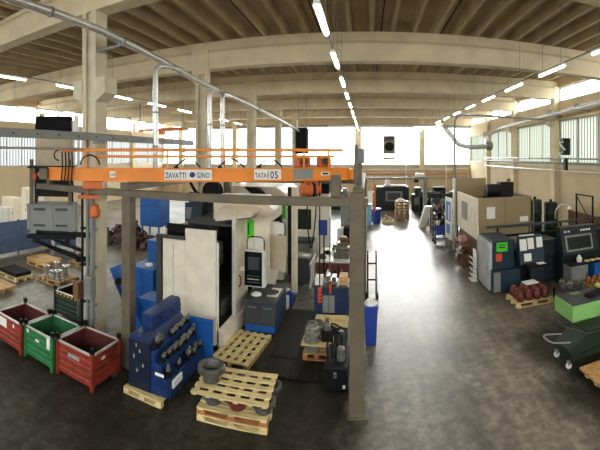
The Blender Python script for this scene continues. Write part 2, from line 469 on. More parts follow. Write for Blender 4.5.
# ================================================================ overhead ducts, pipes, trays
def sm(pts, n=4, rmax=.55):
    """round the corners of a polyline"""
    pts = [Vector(p) for p in pts]; out = [pts[0]]
    for i in range(1, len(pts) - 1):
        a, b, c = pts[i - 1], pts[i], pts[i + 1]
        r = min((b - a).length * .4, (c - b).length * .4, rmax)
        p, q = b + (a - b).normalized() * r, b + (c - b).normalized() * r
        for k in range(n + 1):
            t = k / n; out.append((1 - t) ** 2 * p + 2 * t * (1 - t) * b + t * t * q)
    return out + [pts[-1]]

t = thing('extraction_duct', 'long round galvanised duct crossing under the roof in front of the columns', 'duct', (-5.3, 8, 7.0))
line = [(-5.3, 2.2, 7.25), (-5.3, 4.0, 7.12), (-5.3, 6.3, 7.12), (-5.3, 8.5, 7.0), (-5.1, 11.0, 6.72), (-4.75, 14.0, 6.53), (-4.35, 18.5, 6.22), (-4.1, 22.4, 5.93)]
MB().tube(line, .085, 14).build('duct_pipe', GALV, t, 0, True)
for i in range(7):
    a, b = Vector(line[i]), Vector(line[i + 1]); p = a.lerp(b, .35); d = (b - a).normalized()
    MB().tube([p - d * .03, p + d * .03], .1, 14).build('flange', GREYS, t)
def drop(base, label, zlow, stub):
    (x, y, z) = base
    t = thing('drop_pipe', label, 'pipe', (x, y, zlow), 0)
    MB().tube(sm([stub, ((x + stub[0]) / 2, (y + stub[1]) / 2, stub[2]), (x, y, stub[2] - .05), (x, y, z - .5), (x, y, zlow)]), .075, 12).build('pipe', GALV, t, 0, True)
    for q in (.25, .6):
        zz = zlow + (z - zlow) * q
        MB().tube([(x, y, zz - .025), (x, y, zz + .025)], .09, 12).build('flange', GREYS, t)
drop((-5.35, 8.6, 6.6), 'vertical silver drop pipe in front, first from the camera off the long duct', 4.0, (-5.08, 9.6, 6.86))
drop((-5.05, 11.5, 6.4), 'middle vertical silver drop pipe off the long duct beside a column', 4.0, (-4.95, 12.2, 6.63))
drop((-4.8, 12.0, 6.4), 'thin rear vertical silver drop pipe off the long duct', 4.0, (-4.85, 12.9, 6.58))
# bracket that carries the duct off column one
single('pipe_bracket', 'dark steel bracket arm holding the long duct at the front column', 'bracket',
       MB().box(-6.02, -5.2, 6.98, 7.04, 6.92, 6.98).box(-5.35, -5.25, 6.96, 7.06, 6.92, 7.02), GREYS, (-6, 7, 6.92))
t = thing('filter_box', 'black box at the far end of the long silver duct', 'filter box', (-3.95, 23.0, 4.5))
bx('housing', t, BLACKM, -4.3, -3.6, 22.6, 23.4, 4.55, 6.1, .03)
bx('frame', t, GREYS, -4.34, -4.28, 22.56, 23.44, 4.5, 6.15)
for xx in (-4.2, -3.7): tb('hanger_rod', t, GREYS, [(xx, 23, 6.1), (xx, 23, 8.82)], .015)

# grey tray along the column line
t = thing('cable_tray', 'grey steel cable tray running level past the front column', 'cable tray', (-5.85, 5, 4.76))
MB().prism([(-5.92, 4.76), (-5.78, 4.76), (-5.78, 4.92), (-5.8, 4.92), (-5.8, 4.78), (-5.9, 4.78), (-5.9, 4.92), (-5.92, 4.92)], 'y', 2.0, 11.8).build('channel', GREYS, t)
bx('lid', t, GREYS, -5.93, -5.77, 2.0, 11.8, 4.905, 4.93, .004)
for k in range(15): MB().tube([(-5.78, 2.5 + k * .6, 4.84), (-5.765, 2.5 + k * .6, 4.84)], .018, 6).build('bolt', BLACKM, t)
for y in (6.93,):
    bx('bracket', t, GREYS, -6.1, -5.77, y, y + .05, 4.70, 4.76)
single('conduit', 'pale thin conduit running just below the grey cable tray', 'conduit', MB().tube([(-5.93, 2.0, 4.56), (-5.93, 11.6, 4.56)], .025, 8), GALV, (-5.93, 2, 4.56))

# end wall and bay services
for (lab, x0, x1, y, z, r, mm) in (('pale pipe along the far end wall below its sill', -7, 10.6, 38.85, 3.0, .05, GALV), ('orange pipe low along the far end wall', -2, 10.5, 38.9, 2.55, .05, ORANGED),
                               ('thin grey pipe lowest along the far end wall', -7, 10.6, 38.9, 2.1, .04, GREYS)):
    m = MB().tube([(x0, y, z), (x1, y, z)], r, 8)
    for k in range(5): m.box(x0 + .5 + k * 2.4, x0 + .58 + k * 2.4, y, 39.18, z - .03, z + .03)
    single('wall_pipe', lab, 'pipe', m, mm, (x0, y, z))
for (lab, x, zz) in (('thin white riser pipe before the end windows, left of the column', 4.0, 7.45), ('thin white riser pipe before the end windows by the elbow duct', 8.2, 7.45)):
    single('riser_pipe', lab, 'pipe', MB().tube(sm([(x, 38.7, 0), (x, 38.7, zz - .4), (x + .9, 38.6, zz)]), .045, 8), WHITE, (x, 38.7, 0), smooth=True)
# right-hand wall services
t = thing('silver_duct', 'bright silver round duct along the window wall under the upper windows', 'duct', (10, 14, 6.9))
MB().tube(sm([(10.0, 3.0, 6.95), (10.0, 14.0, 6.85), (9.6, 26.0, 6.45), (8.9, 27.0, 5.95), (8.75, 27.0, 5.3)]), .115, 14).build('duct_pipe', GALV, t, 0, True)
for y in (9, 13, 16.2, 19.2):
    MB().tube([(10, y - .03, 6.9), (10, y + .03, 6.9)], .15, 14).build('flange', GREYS, t)
    bx('wall_bracket', t, GREYS, 10.0, 10.895, y + .1, y + .15, 6.68, 6.78)
t = thing('elbow_duct', 'wide grey duct dropping in an elbow to the fan before the end windows', 'duct', (6.5, 27, 5.0))
MB().tube(sm([(-4, 38.4, 7.45), (5.0, 38.4, 7.45), (5.3, 33, 7.0), (5.6, 27.3, 6.6), (6.6, 27, 5.25), (7.4, 27, 5.05), (8.8, 27, 5.1)]), .17, 12).build('duct_pipe', GALV, t, 0, True)
MB().lathe([(.12, -.25), (.30, -.2), (.34, 0), (.30, .2), (.12, .25)], (9.0, 27, 5.15), 18, 'x').build('fan_housing', GREYS, t, 0, True)
single('pipe_loop', 'thin grey pipe bent over in a tall loop towards the window wall', 'pipe',
       MB().tube(sm([(4.6, 19.6, 0), (4.6, 19.6, 6.62), (9.2, 19.6, 6.5), (10.55, 19.6, 6.5)], 6), .055, 10), GREYS, (4.6, 19.6, 0), smooth=True)
for i, (z, r, m_, lab) in enumerate([(4.25, .05, GALV, 'upper bright pipe on the window wall below the sills'), (4.0, .06, GREYS, 'grey pipe below the upper bright pipe on the window wall'),
                                     (3.55, .035, GALV, 'thin lower pipe on the window wall')]):
    m = MB().tube([(10.55, 3, z), (10.55, 33, z)], r, 8)
    for y in COLY[1:]: m.box(10.55, 10.62, y - .05, y + .05, z - .03, z + .03)
    single('wall_pipe', lab, 'pipe', m, m_, (10.55, 3, z), smooth=True)
t = thing('tube_rack', 'white bent tube frame bracketed to the window wall column', 'tube frame', (10.3, 13.5, 4.0))
for z in (5.15, 4.6):
    tb('tube', t, WHITE, sm([(10.6, 18.6, z + .05), (9.6, 17.4, z - .05), (9.3, 16.2, z - .45)]), .035)
bx('valve_block', t, BLACK, 10.45, 10.905, 18.4, 18.7, 4.45, 5.4)
bx('lower_valve', t, BLACK, 9.2, 9.35, 16.0, 16.2, 3.7, 4.3)
t = thing('air_cooler', 'grey air cooler with a dark fan in the end windows', 'cooler', (2.25, 38.6, 4.4))
bx('housing', t, GREYS, 1.65, 2.85, 38.3, 39.1, 4.6, 6.45, .03)
MB().lathe([(.44, 0), (.46, -.05), (.40, -.08)], (2.25, 38.3, 5.35), 20, 'y').build('fan_ring', BLACKM, t)
m = MB()
for k in range(4):
    m.box(1.8, 2.7, 38.27, 38.31, 6.0 + k * .09, 6.05 + k * .09)
m.build('grille', BLACKM, t)
bx('drip_tray', t, GREYS, 1.65, 2.85, 38.3, 39.1, 4.05, 4.25)
for xx in (1.7, 2.75): bx('hanger', t, GREYS, xx, xx + .05, 38.9, 39.3, 4.2, 4.65)

# ================================================================ crane gantry
t = thing('gantry_frame', 'khaki grey steel gantry frame standing around the machine cell', 'gantry', (-.17, 6.45, 0))
def post(x, y, w, h, name='post'):
    p = bx(name, t, KHAKI, x - w / 2, x + w / 2, y - w / 2, y + w / 2, .02, h, .015)
    bx('base_plate', p, KHAKI, x - w / 2 - .03, x + w / 2 + .07, y - w / 2 - .03, y + w / 2 + .05, 0, .025)
    return p
post(-.17, 6.47, .25, 3.78); post(-4.69, 6.47, .22, 3.55); post(-.14, 12.2, .24, 3.66); post(-4.69, 12.2, .22, 3.66)
bx('front_beam', t, KHAKI, -7.55, .02, 6.36, 6.58, 3.55, 3.69, .012)
bx('rear_beam', t, KHAKI, -4.8, .0, 12.1, 12.3, 3.52, 3.68, .012)
bx('runway_beam', t, KHAKI, -.25, -.05, 6.6, 12.8, 3.69, 3.84, .012)
bx('runway_beam', t, KHAKI, -4.79, -4.6, 6.3, 12.8, 3.69, 3.84, .012)
MB().prism([(6.6, 3.95), (6.75, 3.95), (7.6, 4.62), (7.45, 4.62)], 'x', -.24, -.18).build('brace', KHAKI, t)
bx('stub_post', t, KHAKI, -.62, -.44, 6.4, 6.55, 3.69, 4.08, .03)
bx('stub_post', t, KHAKI, -7.2, -7.08, 6.4, 6.52, 3.69, 4.0, .02)
bx('head_box', t, GREYS, -.25, -.05, 7.4, 7.7, 4.25, 4.55, .02)
bx('head_post', t, KHAKI, -.21, -.10, 7.45, 7.58, 3.84, 4.26, .01)
GA, GB = Vector((-6.7, 5.87, 0)), Vector((-.45, 8.92, 0))
GL = (GB - GA).length; GYAW = math.atan2(GB.y - GA.y, GB.x - GA.x)
t = thing('crane_girder', 'orange bridge crane girder with lettered plates laid across the gantry frame', 'crane', (GA.x, GA.y, 3.845), GYAW)
g0 = Vector(t.location)
def gx(u): return g0.x + u      # along the girder
def gy(v): return g0.y + v      # across it
m = MB().box(gx(.15), gx(GL), gy(-.05), gy(.05), 3.87, 4.12)
m.box(gx(.15), gx(GL), gy(-.09), gy(.09), 3.845, 3.872).box(gx(.15), gx(GL), gy(-.09), gy(.09), 4.118, 4.14)
m.build('girder', ORANGE, t)
rail = MB().box(gx(.45), gx(GL - .1), gy(.03), gy(.12), 4.50, 4.57).build('cable_rail', ORANGE, t, .01)
MB().box(gx(1.2), gx(GL - .3), gy(.05), gy(.13), 4.36, 4.42).build('lower_rail', ORANGE, t, .01)
for u in (1.0, 2.85, 4.1, 5.9, 6.5):
    bx('hanger_post', t, ORANGE, gx(u - .02), gx(u + .02), gy(.04), gy(.09), 4.13, 4.51, .004)
for u in (3.3, 4.25, 5.1):
    MB().tube(sm([(gx(u - .28), gy(0), 4.15), (gx(u - .16), gy(0), 4.27), (gx(u), gy(.02), 4.36), (gx(u + .16), gy(0), 4.27), (gx(u + .28), gy(0), 4.15)], 3), .018, 6).build('cable_loop', RUBBER, t, 0, True)
    bx('cable_clip', t, BLACKM, gx(u - .3), gx(u - .2), gy(-.03), gy(.03), 4.14, 4.18)
def plate(u0, u1, z0, z1, m_=PAPER, name='name_plate'):
    return bx(name, t, m_, gx(u0), gx(u1), gy(-.058), gy(-.0505), z0, z1, 0)
def text(s, parent, M, size, m_, name='lettering', ext=.002, sx=1.0, align='LEFT'):
    """raised lettering built as a mesh; M puts its plane (x right, y up) in world space"""
    c = bpy.data.curves.new('lettering_curve', 'FONT'); c.body = s; c.size = size; c.extrude = ext; c.align_x = align; c.resolution_u = 2; c.space_character = 1.08; c.offset = size * .018
    o = bpy.data.objects.new('lettering_curve', c); COL.objects.link(o)
    bpy.context.view_layer.update()
    me = bpy.data.meshes.new_from_object(o.evaluated_get(bpy.context.evaluated_depsgraph_get()))
    bpy.data.objects.remove(o); bpy.data.curves.remove(c)
    r = parent
    while r.parent: r = r.parent
    me.transform(Matrix.Diagonal((sx, 1, 1, 1))); me.transform(M); me.transform(ROOT[r.name])
    me.materials.clear(); me.materials.append(m_)
    q = bpy.data.objects.new(name, me); COL.objects.link(q); q.parent = parent
    return q
UP = Matrix.Rotation(PI / 2, 4, 'X')
def upright(x, y, z): return Matrix.Translation((x, y, z)) @ UP
p = plate(2.80, 3.82, 3.885, 4.105)
text('ZAVATTI', p, upright(gx(2.82), gy(-.0605), 3.925), .17, INK, sx=.62)
text('GINO', p, upright(gx(3.49), gy(-.0605), 3.925), .17, INK, sx=.62)
MB().lathe([(.062, 0), (.062, -.004)], (gx(3.40), gy(-.059), 3.995), 16, 'y').build('round_emblem', INK, p)
p = plate(4.74, 5.34, 3.885, 4.11)
text('TATA1', p, upright(gx(4.76), gy(-.0605), 3.925), .15, INK, sx=.62)
text('05', p, upright(gx(5.09), gy(-.0605), 3.91), .22, INK, sx=.82)
bx('divider', p, INK, gx(5.05), gx(5.06), gy(-.0605), gy(-.059), 3.9, 4.1, 0)
p = plate(1.60, 1.72, 3.93, 4.06); text('CE', p, upright(gx(1.61), gy(-.0605), 3.965), .08, INK)
plate(5.62, 6.08, 3.88, 4.11, GREYBOX, 'grey_plate')
p = plate(6.27, 6.47, 3.96, 4.04); bx('dark_mark', p, BLACKM, gx(6.30), gx(6.44), gy(-.0605), gy(-.059), 3.98, 4.02, 0)
MB().box(gx(-.05), gx(.16), gy(-.16), gy(.16), 3.86, 4.12).build('end_carriage', KHAKI, t, .02)
MB().box(gx(-.12), gx(-.05), gy(-.10), gy(.10), 3.92, 4.02).build('red_buffer', SRED, t, .02)
MB().box(gx(GL - .02), gx(GL + .2), gy(-.18), gy(.18), 3.85, 4.1).build('end_carriage', ORANGE, t, .02)
for (u, w_) in ((5.75, .34), (6.3, .3)):
    hb_ = MB().box(gx(u), gx(u + w_), gy(.14), gy(.42), 4.14, 4.36).build('winch_box', ORANGED, t, .03)
    MB().lathe([(.09, -.02), (.09, .02)], (gx(u + w_ / 2), gy(.12), 4.27), 12, 'y').build('winch_cap', CUTOFF, hb_)
MB().box(gx(5.7), gx(6.65), gy(.05), gy(.45), 4.10, 4.14).build('winch_deck', ORANGE, t)
# hoist trolley near the left end and drive motor under the right end
MB().box(gx(1.0), gx(1.45), gy(-.15), gy(.15), 3.66, 3.84).build('trolley', ORANGED, t, .03)
for u in (.5, .58, .66, .74):
    tb('festoon_cable', t, RUBBER, sm([(gx(u), gy(-.11), 4.5), (gx(u + .02), gy(-.12), 4.2), (gx(u - .02), gy(-.12), 3.8), (gx(u + .03), gy(-.1), 3.74)]), .016)
tb('loop_cable', t, RUBBER, [Vector(p_) for p_ in arc((gx(1.15), gy(-.08), 4.2), .22, 0, PI, (1, 0, 0), (0, 0, 1))] , .018)
tb('loop_cable', t, RUBBER, [Vector(p_) for p_ in arc((gx(.42), gy(-.08), 4.42), .12, PI / 2, 3 * PI / 2, (1, 0, 0), (0, 0, 1))], .016)
mo = MB().lathe([(.10, -.24), (.15, -.22), (.16, 0), (.15, .22), (.10, .24)], (gx(6.02), gy(-.02), 3.64), 18, 'x').build('drive_motor', ORANGED, t, 0, True)
MB().lathe([(.17, -.03), (.17, .03)], (gx(6.08), gy(-.02), 3.64), 18, 'x').build('motor_band', BLACKM, mo)
bx('motor_bracket', t, ORANGED, gx(5.9), gx(6.2), gy(-.05), gy(.05), 3.76, 3.85)
hk = bx('hoist_bar', t, ORANGED, gx(.85), gx(1.35), gy(-.04), gy(.04), 3.44, 3.52)
tb('hoist_chain', t, STEEL, [(gx(1.24), gy(0), 3.8), (gx(1.24), gy(0), 3.2)], .014)
hb = MB().lathe([(.03, .16), (.11, .12), (.13, 0), (.12, -.12), (.05, -.17)], (gx(1.25), gy(-.02), 3.18), 14).build('hook_block', ORANGED, t, 0, True)
tb('chain_guard', t, ORANGED, [(gx(1.08), gy(0), 3.74), (gx(1.08), gy(0), 3.5)], .03)

tb('pendant_cable', t, RUBBER, sm([(gx(6.2), gy(-.12), 3.85), (gx(6.2), gy(-.16), 3.4), (gx(6.2), gy(-.16), 1.45)]), .014)
pc = bx('pendant_control', t, SRED, gx(6.16), gx(6.24), gy(-.2), gy(-.13), 1.12, 1.46, .012)
for k in range(3): bx('push_button', pc, BLACKM, gx(6.185), gx(6.215), gy(-.208), gy(-.2), 1.18 + k * .08, 1.21 + k * .08, 0)
tb('festoon_cable', t, RUBBER, sm([(gx(5.95), gy(-.12), 3.8), (gx(5.9), gy(-.14), 3.0), (gx(6.0), gy(-.14), 2.2), (gx(6.1), gy(-.14), 2.9), (gx(6.15), gy(-.12), 3.6)], 5), .016)

# ================================================================ left: column platform, bins, pallets
def facing(name, label, cat, x, y, z, rz, group=None):
    return thing(name, label, cat, (x, y, z), rz, group)
# platform bracketed off the front column, turned to face the camera side
PX0, PY0 = -7.28, 6.72
t = facing('bracket_platform', 'black steel bracket platform fixed to the front column', 'platform', PX0, PY0, 2.0, math.radians(40))
def q(u, v): return (PX0 + u, PY0 + v)
bx('deck', t, BLACK, PX0 - .62, PX0 + .62, PY0 - .5, PY0 + .42, 2.34, 2.44, .01)
for u in (-.45, .35):
    bx('fork_arm', t, BLACK, PX0 + u, PX0 + u + .12, PY0 - .5, PY0 + .45, 2.24, 2.34, .01)
MB().prism([(PX0 - .5, 2.26), (PX0 - .35, 2.26), (PX0 + .75, 1.78), (PX0 + .75, 1.9)], 'y', PY0 - .42, PY0 - .32).build('brace', BLACK, t)
MB().prism([(PX0 - .1, 2.26), (PX0 + .05, 2.26), (PX0 + .75, 1.92), (PX0 + .75, 2.02)], 'y', PY0 - .1, PY0).build('brace', BLACK, t)
bx('cross_bar', t, BLACK, PX0 + .3, PX0 + 1.15, PY0 - .42, PY0 - .30, 2.38, 2.5)
bx('cross_bar', t, BLACK, PX0 + .6, PX0 + 1.15, PY0 - .42, PY0 - .30, 1.78, 1.9)
for (u, w) in ((-.56, .10), (.42, .08)):
    bx('cage_post', t, KHAKI, PX0 + u, PX0 + u + w, PY0 - .40, PY0 - .32, 3.18, 4.32, .015)
    bx('cage_post', t, BLACK, PX0 + u, PX0 + u + w, PY0 + .3, PY0 + .38, 2.44, 4.1, .015)
bx('cage_back', t, BLACK, PX0 - .52, PX0 + .5, PY0 + .36, PY0 + .40, 3.3, 4.1, 0)
bx('cage_roof', t, BLACK, PX0 - .6, PX0 + .6, PY0 - .48, PY0 + .42, 4.1, 4.15, .01)
bx('red_lamp', t, SRED, PX0 - .46, PX0 - .38, PY0 - .45, PY0 - .38, 3.82, 3.95)
t = facing('pallet_box', 'grey ribbed plastic pallet box held up on the black bracket platform', 'pallet box', PX0, PY0, 2.44, math.radians(40))
m = MB(); X0, X1, Y0, Y1, z0, z1 = PX0 - .63, PX0 + .63, PY0 - .36, PY0 + .34, 2.52, 3.18
m.box(X0, X1, Y0, Y1, z0, z0 + .04).box(X0, X0 + .04, Y0, Y1, z0, z1).box(X1 - .04, X1, Y0, Y1, z0, z1).box(X0, X1, Y0, Y0 + .04, z0, z1).box(X0, X1, Y1 - .04, Y1, z0, z1)
body = m.build('body', GREYBOX, t, .008)
for u in (-.62, -.03, .56):
    bx('rib', body, GREYBOX, PX0 + u, PX0 + u + .06, Y0 - .025, Y0, z0, z1, .006)
bx('rim', body, GREYBOX, X0 - .02, X1 + .02, Y0 - .03, Y0 + .02, z1 - .05, z1, .008)
for u in (-.46, .10):
    bx('vent_slots', body, CUTOFF, PX0 + u, PX0 + u + .30, Y0 - .006, Y0 + .001, z1 - .16, z1 - .09, 0)
    bx('vent_slots', body, CUTOFF, PX0 + u, PX0 + u + .30, Y0 - .006, Y0 + .001, z0 + .10, z0 + .16, 0)
for (u, v) in ((-.54, -.36), (.40, -.36), (-.54, .22), (.40, .22)):
    bx('foot', t, GREYBOX, PX0 + u, PX0 + u + .14, PY0 + v, PY0 + v + .12, 2.44, 2.56)
for v in (-.3, .0, .28):
    bx('side_rib', body, WHITE, X1, X1 + .02, PY0 + v - .02, PY0 + v + .02, z0, z1, 0)
t = facing('hood_cabinet', 'tall cream cabinet with a tilted black hood above the bracket platform', 'cabinet', PX0 + .02, PY0 + .05, 4.15, math.radians(40))
bx('body', t, BEIGEP, PX0 - .46, PX0 + .46, PY0 - .2, PY0 + .36, 4.15, 5.0, .01)
bx('side_strip', t, WHITE, PX0 + .46, PX0 + .54, PY0 - .15, PY0 + .3, 4.15, 5.3, .01)
MB().prism([(PY0 - .34, 5.0), (PY0 + .36, 5.0), (PY0 + .36, 5.42), (PY0 - .18, 5.42)], 'x', PX0 - .46, PX0 + .46).build('hood', BLACKM, t, .015)
m = MB()
m.prism([(PX0 + .47, 5.0), (PX0 + .62, 5.0), (PX0 + .62, 5.44), (PX0 + .55, 5.44)], 'y', PY0 - .25, PY0 + .3).build('hood_side', PAPER, t)
# conduits and boxes on the front column
for i, (x, r, mm, lab) in enumerate([(-6.18, .045, GREYS, 'grey riser pipe strapped to the front column, beside the orange hook'), (-6.03, .06, GREYS, 'blue grey riser pipe on the outer edge of the front column'),
                                     (-6.36, .03, BLACK, 'thin black riser cable on the front column')]):
    z0 = .0; m = MB().tube([(x, 6.84, z0), (x, 6.84, 3.5)], r, 10)
    for z in (.8, 1.7, 2.6): m.box(x - r - .02, x + r + .02, 6.82, 6.935, z, z + .05)
    single('riser_pipe', lab, 'pipe', m, mm, (x, 6.84, 0), smooth=True)
t = thing('junction_box', 'grey electrical box on the front column risers', 'electrical box', (-5.98, 6.72, 1.05))
bx('box', t, GREYBOX, -6.10, -5.86, 6.6, 6.78, 1.05, 1.58, .01); bx('cover', t, GREYS, -6.08, -5.88, 6.585, 6.6, 1.09, 1.54, .005)
t = thing('valve_box', 'small brown valve box on the front column beside the grey electrical box', 'valve box', (-6.38, 6.7, .95))
bx('box', t, BROWN, -6.46, -6.28, 6.6, 6.9, .95, 1.35, .02); tb('stub', t, STEEL, [(-6.37, 6.7, .95), (-6.37, 6.7, .5)], .03)

# open steel stillages
def stillage(label, x0, x1, y0, y1, h, outer, inner, group=None):
    t = thing('steel_bin', label, 'bin', ((x0 + x1) / 2, y0, 0), 0, group)
    z0 = .07; m = MB(); w = .022; n = 5
    def corr(a0, a1, fixed, axis, out):
        prof = []
        for k in range(n):
            za = z0 + (h - z0) * k / n; zb = z0 + (h - z0) * (k + 1) / n
            prof += [(0, za), (out, za + .02), (out, zb - .03), (0, zb - .01)]
        poly = [(fixed + p, z) for p, z in prof] + [(fixed + (w if out < 0 else -w), h - .01), (fixed + (w if out < 0 else -w), z0)]
        m.prism(poly, axis, a0, a1)
    corr(x0, x1, y0, 'x', -.016); corr(x0, x1, y1, 'x', .016); corr(y0, y1, x0, 'y', -.016); corr(y0, y1, x1, 'y', .016)
    m.build('walls', outer, t)
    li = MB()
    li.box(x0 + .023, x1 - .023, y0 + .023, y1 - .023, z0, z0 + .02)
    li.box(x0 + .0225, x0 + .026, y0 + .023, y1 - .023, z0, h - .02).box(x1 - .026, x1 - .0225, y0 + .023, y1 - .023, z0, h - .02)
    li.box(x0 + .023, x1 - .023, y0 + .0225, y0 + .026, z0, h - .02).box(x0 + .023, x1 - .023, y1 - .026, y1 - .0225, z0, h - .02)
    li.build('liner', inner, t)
    rm = MB(); o = .018
    rm.box(x0 - o, x1 + o, y0 - o, y0 + .012, h - .02, h + .015).box(x0 - o, x1 + o, y1 - .012, y1 + o, h - .02, h + .015)
    rm.box(x0 - o, x0 + .012, y0 + .012, y1 - .012, h - .02, h + .015).box(x1 - .012, x1 + o, y0 + .012, y1 - .012, h - .02, h + .015)
    rm.build('rim', RIM, t)
    for (cx, cy) in ((x0, y0), (x1, y0), (x0, y1), (x1, y1)):
        p = bx('corner_post', t, outer, cx - .035, cx + .035, cy - .035, cy + .035, 0, h + .03, .006)
        sx_ = 1 if cx == x0 else -1
        MB().box(cx - .04, cx + .04, cy - .03, cy - .015, h + .03, h + .12).box(cx - .04, cx + .04, cy + .015, cy + .03, h + .03, h + .12).box(cx - .04, cx + .04, cy - .03, cy + .03, h + .115, h + .13).build('stacking_lug', BLACK, p)
    return t
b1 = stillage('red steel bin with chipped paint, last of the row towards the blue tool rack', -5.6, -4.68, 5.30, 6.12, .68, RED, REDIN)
bx('chipped_patch', b1, GALV, -5.3, -5.0, 5.2795, 5.2835, .46, .53, 0); bx('tag_plate', b1, PAPER, -4.6645, -4.660, 5.55, 5.66, .5, .56, 0)
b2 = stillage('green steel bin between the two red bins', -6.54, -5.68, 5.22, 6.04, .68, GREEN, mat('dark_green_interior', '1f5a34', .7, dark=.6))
bx('rag', b2, PAPER, -5.83, -5.74, 5.19, 5.21, .44, .66, 0); bx('tag_plate', b2, PAPER, -6.2, -6.08, 5.199, 5.203, .46, .51, 0); bx('tag_plate', b2, PAPER, -6.5, -6.42, 5.199, 5.203, .56, .63, 0)
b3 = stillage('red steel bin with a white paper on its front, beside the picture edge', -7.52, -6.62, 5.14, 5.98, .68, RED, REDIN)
bx('paper_note', b3, PAPER, -7.42, -7.14, 5.119, 5.123, .42, .62, 0); bx('tag_plate', b3, PAPER, -6.9, -6.85, 5.119, 5.123, .52, .6, 0)
b4 = stillage('dark green steel bin with a yellow striped rim behind the bins, beside the front column', -7.72, -6.72, 7.2, 8.1, .68, DGREEN, DARKINT)
m = MB()
for k in range(7): m.prism([(-7.66 + k * .135, .60), (-7.60 + k * .135, .60), (-7.56 + k * .135, .64), (-7.62 + k * .135, .64)], 'y', 7.179, 7.183)
m.build('yellow_stripes', YELLOW, b4)

# pallets
def comb(m, a0, a1, z, h, th, run, c):
    """three blocks standing on a foot board, as one outline pushed across"""
    L = a1 - a0; bw = min(.14, L * .15); o = [(a0, z), (a1, z)]
    for s_ in (a1 - bw, a0 + L / 2 - bw / 2, a0):
        o += [(s_ + bw, z + th), (s_ + bw, z + h - 2 * th), (s_, z + h - 2 * th), (s_, z + th)]
    o = [p_ for i_, p_ in enumerate(o) if p_ not in o[:i_]]
    m.prism(o, 'y' if run == 'x' else 'x', c - .05, c + .05)
def pallet(label, x0, x1, y0, y1, h=.144, along='x', wood=WOOD, block=None, z=0.0, group=None, rz=0, nb=5, slots=0, gap=.35):
    """boards run along 'along'; bearers (three blocks over a foot board) stand across the ends"""
    t = thing('pallet', label, 'pallet', ((x0 + x1) / 2, (y0 + y1) / 2, z), rz, group)
    d = MB(); th = .022
    n = nb
    if along == 'x':
        w = (y1 - y0) / (n + (n - 1) * gap)
        for k in range(n): d.box(x0, x1, y0 + k * w * (1 + gap), y0 + k * w * (1 + gap) + w, z + h - th, z + h)
        ns = slots or 3
        for k in range(ns):
            c = x0 + .06 + (x1 - x0 - .12) * k / (ns - 1); d.box(c - .05, c + .05, y0, y1, z + h - 2 * th, z + h - th)
        d.build('deck', wood, t)
        for k in range(3):
            c = y0 + .05 + (y1 - y0 - .1) * k / 2; m = MB()
            comb(m, x0, x1, z, h, th, 'x', c)
            m.build('bearer', block or wood, t)
    else:
        w = (x1 - x0) / (n + (n - 1) * gap)
        for k in range(n): d.box(x0 + k * w * (1 + gap), x0 + k * w * (1 + gap) + w, y0, y1, z + h - th, z + h)
        ns = slots or 3
        for k in range(ns):
            c = y0 + .06 + (y1 - y0 - .12) * k / (ns - 1); d.box(x0, x1, c - .05, c + .05, z + h - 2 * th, z + h - th)
        d.build('deck', wood, t)
        for k in range(3):
            c = x0 + .05 + (x1 - x0 - .1) * k / 2; m = MB()
            comb(m, y0, y1, z, h, th, 'y', c)
            m.build('bearer', block or wood, t)
    return t
pallet('pallet under a plywood sheet at the side of the bins', -11.1, -9.9, 6.55, 7.4)
single('plywood_sheet', 'plywood sheet laid on the pallet beside the picture edge', 'plywood', MB().box(-11.1, -9.82, 6.5, 7.45, .145, .20), PLY, (-10.5, 7, .145), bevel=.004)
pallet('pallet carrying a black slab by the blue fence', -11.7, -10.5, 7.95, 8.75)
single('black_slab', 'black slab lying on the pallet by the blue fence', 'slab', MB().box(-11.6, -10.6, 8.0, 8.7, .145, .27), BLACKM, (-11.1, 8.35, .145), bevel=.01)
pallet('pallet carrying bright machined housings beyond the bins', -10.35, -9.25, 8.75, 9.75, wood=WOODD)
k = 0
for (x, y, h) in ((-10.1, 9.0, .36), (-9.75, 9.0, .26), (-9.5, 9.0, .32), (-10.05, 9.45, .42), (-9.6, 9.45, .38)):
    m = MB().lathe([(.15, 0), (.15, .05), (.10, .06), (.09, h - .1), (.13, h - .07), (.13, h), (.07, h), (.06, h - .08)], (x, y, .145), 16)
    single('machined_housing', 'bright machined housing on the pallet beyond the bins', 'housing', m, CHROME, (x, y, .145), group='bright housings on a pallet', smooth=True)
pallet('plywood topped pallet behind the bright housings', -12.1, -10.9, 9.7, 10.5, wood=PLY)
single('plywood_sheet', 'plywood sheet on the pallet behind the bright housings', 'plywood', MB().box(-12.1, -10.9, 9.7, 10.55, .145, .30), PLY, (-11.5, 10, .145), bevel=.004)
pallet('empty aged pallet by the bright floor beyond the bins', -10.9, -9.9, 10.9, 11.9, wood=WOODD)
for k in range(6):
    a = k * 1.05; x, y = -10.4 + .3 * math.cos(a), 11.4 + .3 * math.sin(a)
    single('casting', 'dark brown casting on the aged pallet beyond the bins', 'casting', MB().lathe([(.12, 0), (.14, .1), (.08, .18), (.08, .26)], (x, y, .145), 10), HEAPM, (x, y, .145), group='castings on the aged pallet')

# blue partition fence
t = thing('partition_fence', 'blue grey sheet partition fence with posts in the side bay', 'fence', (-13.6, 10, 0))
for k in range(3):
    ya = 6.5 + 1.95 * k
    bx('panel', t, FENCEB, -13.62, -13.58, ya + .06, ya + 1.89, .12, 1.5, .004)
for k in range(4):
    bx('post', t, FENCEB, -13.64, -13.56, 6.47 + 1.95 * k, 6.53 + 1.95 * k, 0, 1.55, .004)
t = thing('partition_fence', 'blue grey fence panel standing across behind the pallets', 'fence', (-13.0, 12.6, 0))
bx('panel', t, FENCEB, -13.5, -12.2, 12.6, 12.64, .1, 1.3, .004)
for x in (-13.5, -12.2): bx('post', t, FENCEB, x - .03, x + .03, 12.59, 12.65, 0, 1.35, .004)

